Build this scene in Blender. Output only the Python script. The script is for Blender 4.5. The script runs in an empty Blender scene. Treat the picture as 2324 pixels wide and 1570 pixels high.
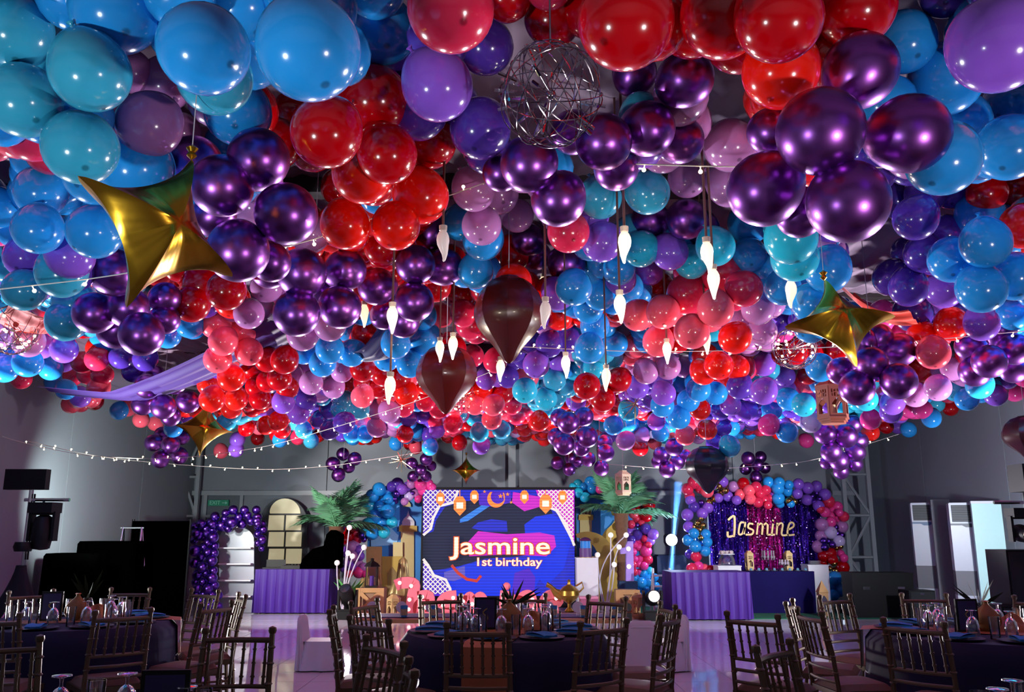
import bpy, math, random
from mathutils import Vector, Matrix, Euler
R_ = random.Random(7)
SC = bpy.context.scene
COL = SC.collection
PI = math.pi

# ------------------------------------------------------------------ camera
F = 1950.0                      # focal length in pixels of the 2324 x 1570 frame
HC = 1.45                       # eye height
TH = math.atan(0.216)           # looking up a little
CT, ST = math.cos(TH), math.sin(TH)
cam_d = bpy.data.cameras.new('camera'); cam_d.sensor_width = 36.0; cam_d.lens = F / 2324 * 36
cam_d.clip_start = 0.05; cam_d.clip_end = 200
cam = bpy.data.objects.new('camera', cam_d); COL.objects.link(cam)
cam.location = (0, 0, HC); cam.rotation_euler = (PI / 2 + TH, 0, 0)
SC.camera = cam
# ------------------------------------------------------------------ world and exposure
w = bpy.data.worlds.new('hall_air'); SC.world = w; w.use_nodes = True
w.node_tree.nodes['Background'].inputs[0].default_value = (0.32, 0.34, 0.55, 1)
w.node_tree.nodes['Background'].inputs[1].default_value = 0.10
SC.view_settings.view_transform = 'Standard'; SC.view_settings.look = 'None'
SC.view_settings.exposure = 0.0; SC.view_settings.gamma = 1.0; SC.view_settings.use_curve_mapping = False
SC.cycles.max_bounces = 6; SC.cycles.diffuse_bounces = 3; SC.cycles.glossy_bounces = 4
SC.cycles.transparent_max_bounces = 12; SC.cycles.transmission_bounces = 4
SC.cycles.sample_clamp_indirect = 4.0; SC.cycles.caustics_reflective = False; SC.cycles.caustics_refractive = False

def spot(name, loc, aim, power, color, angle, blend=0.6, radius=0.08):
    l = bpy.data.lights.new(name, 'SPOT'); l.energy = power; l.color = color
    l.spot_size = math.radians(angle); l.spot_blend = blend; l.shadow_soft_size = radius
    o = bpy.data.objects.new(name, l); COL.objects.link(o); o.location = loc
    o.rotation_euler = (Vector(aim) - Vector(loc)).to_track_quat('-Z', 'Y').to_euler()
    return o
# stage lamps: towers, floor heads, lamps behind the camera, and added lamps without fixtures
spot('unseen_floor_left_light', (-6.3, 8.8, 0.6), (-2.0, 6.6, 4.9), 2200, (0.92, 0.96, 1.0), 108, .6, .14)  # unseen floor lamp away from the tower, added to light balloons from below
spot('tower_stage_light', (-5.9, 11.25, 2.1), (-1.4, 17.8, 1.3), 1750, (1.0, 0.98, 0.94), 60, .5)
spot('added_wall_left_light', (-5.75, 12.0, 1.5), (-7.1, 15.6, 2.4), 420, (0.80, 0.95, 0.93), 100, .8)  # no fixture stands here; added to brighten the left wall
spot('unseen_floor_right_light', (6.6, 8.2, 0.6), (2.0, 6.0, 4.9), 2200, (1.0, 0.93, 0.98), 108, .6, .14)  # unseen floor lamp outside the view, added for the right-hand balloons
spot('side_stage_light', (6.0, 10.2, 2.2), (1.9, 17.8, 1.3), 2000, (0.94, 0.96, 1.0), 56, .5)
spot('added_wall_right_light', (6.2, 10.6, 1.6), (7.9, 15.0, 2.4), 420, (0.82, 0.88, 1.0), 100, .8)  # added without a fixture to brighten the right wall
spot('stage_wash_left_light', (-2.8, 15.05, 0.75), (-2.0, 10.0, 5.2), 1900, (1.0, 0.90, 0.93), 106, .5, .12)
spot('stage_wash_right_light', (2.36, 14.7, 0.62), (2.2, 9.5, 5.2), 2000, (0.95, 0.92, 1.0), 106, .5, .12)
spot('rear_lamp_left_light', (-2.5, 0.5, 0.9), (-1.7, 2.6, 3.9), 310, (0.82, 0.96, 1.0), 100, .7, .1)
spot('rear_lamp_right_light', (2.5, 0.3, 0.9), (1.6, 2.6, 3.9), 290, (1.0, 0.88, 0.92), 100, .7, .1)

# ------------------------------------------------------------------ pixel helpers (photo frame -> the hall)
def ray(px, py):
    u = (px - 1162) / F; v = (785 - py) / F
    return Vector((u, CT - v * ST, ST + v * CT))
CAM = Vector((0, 0, HC))
def atd(px, py, d): return CAM + ray(px, py) * d
def aty(px, py, Y):
    r = ray(px, py); return CAM + r * (Y / r.y)
def atz(px, py, z):
    r = ray(px, py); return CAM + r * ((z - HC) / r.z)
def depth(p): return (Vector(p) - CAM).dot(Vector((0, CT, ST)))
def pxm(p): return F / depth(p)
def proj(p):
    q = Vector(p) - CAM; d = depth(p)
    return (1162 + F * q.x / d, 785 - F * q.dot(Vector((0, -ST, CT))) / d)

# ------------------------------------------------------------------ materials
def hx(s):
    s = s.lstrip('#'); c = [int(s[i:i + 2], 16) / 255 for i in (0, 2, 4)]
    return tuple(x / 12.92 if x <= .04045 else ((x + .055) / 1.055) ** 2.4 for x in c) + (1,)
MATS = {}
def mat(name, color, rough=.5, metal=0, spec=.5, emit=0, ecol=None, var=.06, scale=9, bump=0, bscale=60, coat=0, pole=False, trans=0, sheen=0, alpha=None):
    if name in MATS: return MATS[name]
    m = bpy.data.materials.new(name); m.use_nodes = True; nt = m.node_tree; b = nt.nodes['Principled BSDF']
    c = hx(color) if isinstance(color, str) else tuple(color) + (1,)
    tc = nt.nodes.new('ShaderNodeTexCoord'); nz = nt.nodes.new('ShaderNodeTexNoise'); nz.inputs['Scale'].default_value = scale
    nt.links.new(tc.outputs['Object'], nz.inputs['Vector'])
    mx = nt.nodes.new('ShaderNodeMix'); mx.data_type = 'RGBA'
    mx.inputs['A'].default_value = tuple(x * (1 - var) for x in c[:3]) + (1,)
    mx.inputs['B'].default_value = tuple(min(1, x * (1 + var)) for x in c[:3]) + (1,)
    nt.links.new(nz.outputs['Fac'], mx.inputs['Factor'])
    out = mx.outputs['Result']
    if pole:   # thicker rubber round the tip of a balloon looks darker
        vd = nt.nodes.new('ShaderNodeVectorMath'); vd.operation = 'DISTANCE'; vd.inputs[1].default_value = (.5, .5, 0)
        nt.links.new(tc.outputs['Generated'], vd.inputs[0])
        mr = nt.nodes.new('ShaderNodeMapRange'); mr.inputs['From Min'].default_value = .03; mr.inputs['From Max'].default_value = .06
        nt.links.new(vd.outputs['Value'], mr.inputs['Value'])
        m2 = nt.nodes.new('ShaderNodeMix'); m2.data_type = 'RGBA'
        m2.inputs['A'].default_value = tuple(x * .45 for x in c[:3]) + (1,)
        nt.links.new(out, m2.inputs['B']); nt.links.new(mr.outputs['Result'], m2.inputs['Factor']); out = m2.outputs['Result']
    nt.links.new(out, b.inputs['Base Color'])
    b.inputs['Roughness'].default_value = rough; b.inputs['Metallic'].default_value = metal
    b.inputs['Specular IOR Level'].default_value = spec; b.inputs['Coat Weight'].default_value = coat; b.inputs['Coat Roughness'].default_value = .05
    if sheen: b.inputs['Sheen Weight'].default_value = sheen
    if trans: b.inputs['Transmission Weight'].default_value = trans
    if emit:
        b.inputs['Emission Color'].default_value = hx(ecol) if ecol else c; b.inputs['Emission Strength'].default_value = emit
    if bump:
        n2 = nt.nodes.new('ShaderNodeTexNoise'); n2.inputs['Scale'].default_value = bscale; nt.links.new(tc.outputs['Object'], n2.inputs['Vector'])
        bp = nt.nodes.new('ShaderNodeBump'); bp.inputs['Strength'].default_value = bump; bp.inputs['Distance'].default_value = .01
        nt.links.new(n2.outputs['Fac'], bp.inputs['Height']); nt.links.new(bp.outputs['Normal'], b.inputs['Normal'])
    MATS[name] = m; return m
def glassmat(name, tint=(1, 1, 1), ior=1.5, boost=.04):
    if name in MATS: return MATS[name]
    m = bpy.data.materials.new(name); m.use_nodes = True; nt = m.node_tree; nt.nodes.clear()
    o = nt.nodes.new('ShaderNodeOutputMaterial'); t = nt.nodes.new('ShaderNodeBsdfTransparent'); t.inputs[0].default_value = tint + (1,)
    g = nt.nodes.new('ShaderNodeBsdfGlossy'); g.inputs['Roughness'].default_value = .04; g.inputs[0].default_value = (1, 1, 1, 1)
    fr = nt.nodes.new('ShaderNodeFresnel'); fr.inputs[0].default_value = ior
    ad = nt.nodes.new('ShaderNodeMath'); ad.operation = 'ADD'; ad.inputs[1].default_value = boost; ad.use_clamp = True
    mx = nt.nodes.new('ShaderNodeMixShader'); nt.links.new(fr.outputs[0], ad.inputs[0]); nt.links.new(ad.outputs[0], mx.inputs[0])
    nt.links.new(t.outputs[0], mx.inputs[1]); nt.links.new(g.outputs[0], mx.inputs[2]); nt.links.new(mx.outputs[0], o.inputs[0])
    MATS[name] = m; return m

# ------------------------------------------------------------------ mesh builder
class MB:
    def __init__(s): s.v = []; s.f = []
    def add(s, vs, fs):
        n = len(s.v); s.v += [tuple(x) for x in vs]; s.f += [tuple(i + n for i in f) for f in fs]; return s
    def box(s, c, d, rz=0, M=None):
        x, y, z = (d[0] / 2, d[1] / 2, d[2] / 2); cr, sr = math.cos(rz), math.sin(rz); vs = []
        for k in (-1, 1):
            for a, b in ((-1, -1), (1, -1), (1, 1), (-1, 1)):
                p = (a * x, b * y); q = Vector((c[0] + p[0] * cr - p[1] * sr, c[1] + p[0] * sr + p[1] * cr, c[2] + k * z))
                vs.append(M @ q if M else q)
        return s.add(vs, [(3, 2, 1, 0), (4, 5, 6, 7), (0, 1, 5, 4), (1, 2, 6, 5), (2, 3, 7, 6), (3, 0, 4, 7)])
    def tube(s, pts, r, n=8, closed=False, caps=True):
        pts = [Vector(p) for p in pts]; N = len(pts); rs = r if isinstance(r, (list, tuple)) else [r] * N
        vs = []; fs = []; up = None
        for i, p in enumerate(pts):
            a = pts[(i - 1) % N] if (closed or i) else p; b = pts[(i + 1) % N] if (closed or i < N - 1) else p
            t = (b - a); t = t.normalized() if t.length > 1e-9 else Vector((0, 0, 1))
            if up is None: up = Vector((1, 0, 0)) if abs(t.x) < .8 else Vector((0, 1, 0))
            e = t.cross(up); e = e.normalized() if e.length > 1e-6 else t.orthogonal().normalized(); u2 = e.cross(t).normalized(); up = u2
            for k in range(n):
                q = 2 * PI * k / n; vs.append(p + (e * math.cos(q) + u2 * math.sin(q)) * rs[i])
        for i in range(N if closed else N - 1):
            j = (i + 1) % N
            for k in range(n): fs.append((i * n + k, i * n + (k + 1) % n, j * n + (k + 1) % n, j * n + k))
        if caps and not closed: fs.append(tuple(range(n))[::-1]); fs.append(tuple((N - 1) * n + k for k in range(n)))
        return s.add(vs, fs)
    def lathe(s, prof, c=(0, 0, 0), n=16, M=None):
        vs = []; fs = []; m = len(prof)
        for r, z in prof:
            for k in range(n):
                q = 2 * PI * k / n; p = Vector((c[0] + r * math.cos(q), c[1] + r * math.sin(q), c[2] + z)); vs.append(M @ p if M else p)
        for i in range(m - 1):
            for k in range(n): fs.append((i * n + k, i * n + (k + 1) % n, (i + 1) * n + (k + 1) % n, (i + 1) * n + k))
        if prof[0][0] > 1e-5: fs.append(tuple(range(n))[::-1])
        if prof[-1][0] > 1e-5: fs.append(tuple((m - 1) * n + k for k in range(n)))
        return s.add(vs, fs)
    def ball(s, c, r, n=12, m=8):
        return s.lathe([(max(1e-6, r * math.sin(PI * i / m)), -r * math.cos(PI * i / m)) for i in range(m + 1)], c, n)
    def prism(s, poly, t, M=None):
        """polygon in (x, z), extruded along y by t, centred"""
        n = len(poly); vs = [Vector((x, -t / 2, z)) for x, z in poly] + [Vector((x, t / 2, z)) for x, z in poly]
        if M: vs = [M @ p for p in vs]
        return s.add(vs, [tuple(range(n)), tuple(range(2 * n - 1, n - 1, -1))] + [(i, n + i, n + (i + 1) % n, (i + 1) % n) for i in range(n)])
    def ribbon(s, path, wd, t, M=None, smooth=0):
        """flat stroke in (x, z) of width wd and thickness t"""
        P = [Vector((p[0], p[1])) for p in path]; L = []; Rr = []
        if smooth and len(P) > 2:
            Q = []
            for i in range(len(P) - 1):
                a, b, c, e = P[max(0, i - 1)], P[i], P[i + 1], P[min(len(P) - 1, i + 2)]
                for k in range(smooth):
                    q = k / smooth; Q.append(.5 * (2 * b + (c - a) * q + (2 * a - 5 * b + 4 * c - e) * q * q + (3 * b - a - 3 * c + e) * q ** 3))
            P = Q + [P[-1]]
        for i, p in enumerate(P):
            a = P[max(0, i - 1)]; b = P[min(len(P) - 1, i + 1)]; d = (b - a).normalized(); nn = Vector((-d.y, d.x))
            if 0 < i < len(P) - 1:
                d1 = (p - a).normalized(); n1 = Vector((-d1.y, d1.x)); k = 1 / max(.5, nn.dot(n1))
            else: k = 1
            L.append(p + nn * wd / 2 * k); Rr.append(p - nn * wd / 2 * k)
        for i in range(len(P) - 1):
            s.prism([tuple(Rr[i]), tuple(Rr[i + 1]), tuple(L[i + 1]), tuple(L[i])], t, M)
        return s
    def grid(s, fn, nu, nv):
        vs = [fn(i / nu, j / nv) for j in range(nv + 1) for i in range(nu + 1)]
        return s.add(vs, [(j * (nu + 1) + i, j * (nu + 1) + i + 1, (j + 1) * (nu + 1) + i + 1, (j + 1) * (nu + 1) + i) for j in range(nv) for i in range(nu)])
    def mesh(s, name, m, smooth=True):
        me = bpy.data.meshes.new(name); me.from_pydata(s.v, [], s.f); me.materials.append(m)
        if smooth:
            me.polygons.foreach_set('use_smooth', [True] * len(me.polygons))
            try: me.set_sharp_from_angle(angle=math.radians(40))
            except Exception: pass
        me.update(); return me
    def build(s, name, m, parent=None, smooth=True, **kw):
        return obj(name, s.mesh(name, m, smooth), parent, **kw)
def obj(name, me, parent=None, loc=None, rot=None, sc=None, label=None):
    o = bpy.data.objects.new(name, me); COL.objects.link(o)
    if parent is not None: o.parent = parent
    if loc is not None: o.location = loc
    if rot is not None: o.rotation_euler = rot
    if sc is not None: o.scale = (sc, sc, sc) if isinstance(sc, (int, float)) else sc
    if label: o['label'] = label
    return o
def tag(o, label, cat, group=None, kind=None):
    if label: o['label'] = label
    if cat: o['category'] = cat
    if group: o['group'] = group
    if kind: o['kind'] = kind
    return o
def thing(name, label, cat, loc=(0, 0, 0), rz=0, group=None):
    o = bpy.data.objects.new(name, None); COL.objects.link(o); o.location = loc; o.rotation_euler = (0, 0, rz); o.empty_display_size = .1
    return tag(o, label, cat, group)
def dup(root, loc, rz, label, group=None):
    r = root.copy(); COL.objects.link(r); r.location = loc; r.rotation_euler = (0, 0, rz); r['label'] = label
    if group: r['group'] = group
    for ch in root.children:
        c = ch.copy(); COL.objects.link(c); c.parent = r
        for g in ch.children:
            d = g.copy(); COL.objects.link(d); d.parent = c
    return r
def textmesh(name, body, size, depth_, m, align='CENTER', shear=0):
    cu = bpy.data.curves.new(name, 'FONT'); cu.body = body; cu.size = size; cu.extrude = depth_; cu.align_x = align; cu.align_y = 'CENTER'; cu.shear = shear
    cu.resolution_u = 4; cu.offset = .012 * size
    t = bpy.data.objects.new(name, cu); COL.objects.link(t)
    bpy.context.view_layer.update()
    me = bpy.data.meshes.new_from_object(t.evaluated_get(bpy.context.evaluated_depsgraph_get())); me.name = name
    bpy.data.objects.remove(t); me.materials.clear(); me.materials.append(m); return me
# ================================================================== the hall
XL, XR, YB, YF, ZC = -7.1, 7.9, 19.3, -3.0, 4.35
m_wall = mat('wall_panel_paint', '#8e949a', .55, var=.05, scale=1.3, bump=.02)
m_wallb = mat('back_wall_paint', '#888d96', .6, var=.06, scale=1.1, bump=.02)
m_wallr = mat('side_wall_paint', '#83868c', .55, var=.05, scale=1.2)
m_steel = mat('white_steel_paint', '#9ea2a8', .45, var=.05)
m_tile = mat('glazed_tile', '#d8d6da', .045, var=.05, scale=2.5, spec=.6)
m_grout = mat('tile_joint', '#6d686c', .8)
m_cloth = mat('ceiling_cloth', '#7d6c80', .8, var=.12, scale=2)
m_dark = mat('ceiling_void', '#1a1518', .9)

floor = MB().box(((XL + XR) / 2, (YB + YF) / 2, -.06), (XR - XL + .4, YB - YF + .4, .1)).build('floor', m_grout, None, False)
floor['kind'] = 'structure'
# tiles: the 300 that show largest are pieces, the rest one joined piece
T = .6; tile_me = MB().box((0, 0, -.005), (T - .006, T - .006, .012)).mesh('tile', m_tile, False)
cand = []
nx = int((XR - XL) / T); ny = int((YB - YF) / T)
x0 = 1.0 - T * math.ceil((1.0 - XL) / T) + T
rest = MB()
for i in range(nx):
    for j in range(ny):
        cx = x0 + (i + .5) * T; cy = YF + (j + .5) * T
        if cx + T / 2 > XR: continue
        if cy > 2.0:
            px, py = proj((cx, cy, 0))
            if -80 < px < 2404 and py < 1680: cand.append((cy, cx)); continue
        rest.box((cx, cy, -.005), (T - .006, T - .006, .012))
def floorkey(c):
    px, py = proj((c[1], c[0], 0)); clear = (540 < px < 830 or 1380 < px < 1960)
    return (0 if clear else 1, c[0])
cand.sort(key=floorkey)
for k, (cy, cx) in enumerate(cand):
    if k < 300: obj('tile', tile_me, floor, (cx, cy, 0))
    else: rest.box((cx, cy, -.005), (T - .006, T - .006, .012))
o = rest.build('tile_field', m_tile, floor, False); o['kind'] = 'stuff'

def structure(o): o['kind'] = 'structure'; return o
# walls of upright sandwich panels with recessed joints
def wall(name, axis, pos, a0, a1, z1, mt, step, thick=.12):
    b = MB()
    if axis == 'x': b.box((pos, (a0 + a1) / 2, z1 / 2), (thick * .5, a1 - a0, z1))
    else: b.box(((a0 + a1) / 2, pos, z1 / 2), (a1 - a0, thick * .5, z1))
    wl = structure(b.build(name, mat('wall_joint', '#3c3e42', .8), None, False))
    n = round((a1 - a0) / step); st = (a1 - a0) / n
    d = -1 if (axis == 'x' and pos > 0) or axis == 'y' else 1
    if pos < 0 and axis == 'y': d = 1
    if axis == 'x': me = MB().box((0, 0, z1 / 2), (thick * .6, st - .016, z1)).mesh('wall_panel', mt, False)
    else: me = MB().box((0, 0, z1 / 2), (st - .016, thick * .6, z1)).mesh('wall_panel', mt, False)
    for i in range(n):
        c = a0 + (i + .5) * st
        obj('wall_panel', me, wl, (pos + d * .03, c, 0) if axis == 'x' else (c, pos + d * .03, 0))
    return wl
wall('wall_left', 'x', XL, YF, YB, 4.56, m_wall, 2.9)
wall('wall_right', 'x', XR, YF, YB, 4.56, m_wallr, 2.9)
wall('wall_back', 'y', YB, XL, XR, 4.56, m_wallb, 2.9)
wall('wall_front', 'y', YF, XL, XR, 4.56, m_wallb, 2.9)
# girt rail and posts on the back wall
g = MB().box((.2, YB - .12, 2.28), (XR - XL - .2, .08, .1)); structure(g.build('trim_1', m_steel, None, False))
g = MB().box((0, YB - .12, 2.15), (.16, .1, 4.2)); structure(g.build('trim_2', m_steel, None, False))
# steel lattice columns in the two far corners
def lattice(name, cx, cy, wd, h, label):
    t = thing(name, label, 'column', (cx, cy, 0)); t['kind'] = 'structure'; del t['category']
    for s in (-1, 1): MB().box((s * wd / 2, 0, h / 2), (.08, .1, h)).build('post', m_steel, t, False)
    n = 5; hh = h / n
    for i in range(n):
        z = i * hh + .1
        MB().tube([(-wd / 2, 0, z), (wd / 2, 0, z)], .03, 6).build('rung', m_steel, t)
        s = 1 if i % 2 else -1
        MB().tube([(-s * wd / 2, 0, z), (s * wd / 2, 0, z + hh)], .03, 6).build('brace', m_steel, t)
    return t
lattice('column_1', aty(422, 1200, 18.9).x, 18.95, .34, 4.2, 'white steel lattice column in the corner above the exit sign')
lattice('column_2', aty(1955, 1200, 18.0).x, 18.1, .52, 4.2, 'white steel lattice column right of the tinsel backdrop')
# door with an over-panel and the green exit sign
dx0 = aty(463, 1200, 19.2).x; dx1 = aty(545, 1200, 19.2).x; dw = dx1 - dx0
d1 = thing('door_1', None, None, ((dx0 + dx1) / 2, YB - .1, 0)); d1['kind'] = 'structure'
for s in (-1, 1): MB().box((s * dw / 2, 0, 1.15), (.07, .1, 2.3)).build('door_frame', m_steel, d1, False)
MB().box((0, 0, 2.3), (dw + .07, .1, .07)).build('door_frame', m_steel, d1, False)
MB().box((0, 0, 1.78), (dw, .09, .05)).build('door_frame', m_steel, d1, False)
leaf = MB().box((0, .02, .88), (dw - .08, .04, 1.74)).build('door_leaf', mat('door_paint', '#6f747b', .5), d1, False)
MB().box((0, .02, 2.04), (dw - .08, .03, .44)).build('transom_panel', mat('transom_paint', '#565d66', .4), d1, False)
MB().tube([(-dw * .38, -.05, 1.0), (-dw * .38 + .14, -.05, 1.0)], .012, 6).build('handle', mat('chrome', '#d8d8dc', .15, 1), leaf)
p = aty(496, 1141, 19.13); s_ = pxm(p)
ex = thing('exit_sign', 'green exit sign with an arrow above the door', 'sign', p)
MB().box((0, 0, 0), (46 / s_, .05, 13 / s_)).build('plate', mat('exit_green', '#0f7c5c', .5, emit=.12), ex, False)
m_exw = mat('exit_white', '#8fd8bd', .5)
o = obj('lettering', textmesh('lettering', 'EXIT', .115, .004, m_exw), ex, (-.07, -.03, 0), (PI / 2, 0, 0))
MB().prism([(.09, -.008), (.16, -.008), (.16, -.035), (.205, 0), (.16, .035), (.16, .008), (.09, .008)], .008).build('arrow', m_exw, ex, False, loc=(0, -.03, 0))
# ------------------------------------------------------------------ ceiling: pleated cloth swagged between dark steel beams
def ceil_fn(u, v):
    x = XL + (XR - XL) * u; y = YF + (YB - YF) * v
    bay = (y + 3) / 3.2 % 1
    sag = -.16 * math.sin(PI * bay)
    pleat = .014 * math.sin(x * 21 + .8 * math.sin(y * .9)) + .007 * math.sin(x * 47)
    z = 4.30 + sag + pleat - .012 * (x * x) * .5
    return (x, y, z)
structure(MB().grid(ceil_fn, 420, 70).build('ceiling', m_cloth))
roof = MB().box(((XL + XR) / 2, (YB + YF) / 2, 4.6), (XR - XL + .3, YB - YF + .3, .08)); structure(roof.build('trim_roof', m_dark, None, False))
for k in range(7):
    y = -3 + 3.2 * k + .02
    structure(MB().box((.2, y, 4.22), (XR - XL - .1, .16, .16)).build('trim_beam_%d' % (k + 1), mat('beam_dark', '#2a2226', .6), None, False))
# ================================================================== ceiling balloons
BC = {'B': ('sky blue', '#2390dc'), 'T': ('turquoise blue', '#349dbe'), 'A': ('bright aqua', '#28b8d6'), 'R': ('deep red', '#b00009'),
      'O': ('orange red', '#ee1a08'), 'K': ('coral pink', '#ff5a6e'), 'M': ('crimson pink', '#d8284e'), 'P': ('dark purple', '#4d2e98'),
      'V': ('violet', '#8450c6'), 'L': ('mauve', '#b676b4'), 'W': ('pale lilac', '#c7b4e0'), 'H': ('hot pink', '#ee3f92')}
def bprof(n):
    pr = []
    for i in range(n + 1):
        t = PI * i / n; r = math.sin(t); z = -math.cos(t)
        if z > 0: r *= (1 - .13 * z * z); z *= 1.16
        pr.append((max(1e-6, r), z))
    return pr
def balloon_mesh(name, m, n=28, k=18):
    return MB().lathe([(r, z) for r, z in bprof(k)], (0, 0, 0), n).mesh(name, m)
BMAT = {k: mat('latex_' + n.replace(' ', '_'), c, .16, spec=.5, coat=.35, var=.03, scale=3, pole=True) for k, (n, c) in BC.items()}
BMAT2 = {k: mat('latex_far_' + n.replace(' ', '_'), c, .16, spec=.5, coat=.35, var=.03, scale=3) for k, (n, c) in BC.items()}
BME = {k: balloon_mesh('balloon', BMAT[k]) for k in BC}
m_chrome = mat('chrome_purple', '#8f4fa8', .3, 1, var=.02, scale=3)
m_chromeg = mat('chrome_gold', '#c9a75a', .2, 1, var=.02)
CH_ME = balloon_mesh('balloon', m_chrome); CG_ME = balloon_mesh('balloon', m_chromeg, 16, 10)
CHS_ME = balloon_mesh('balloon', mat('chrome_violet', '#6f45b4', .28, 1, var=.02), 18, 12)
BMS = {k: balloon_mesh('balloon', BMAT[k], 18, 12) for k in BC}
knot_me = {k: MB().lathe([(.16, 0), (.05, .08), (.05, .13), (.11, .2)], (0, 0, 1.12), 8).mesh('knot', BMAT2[k]) for k in BC}

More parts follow.
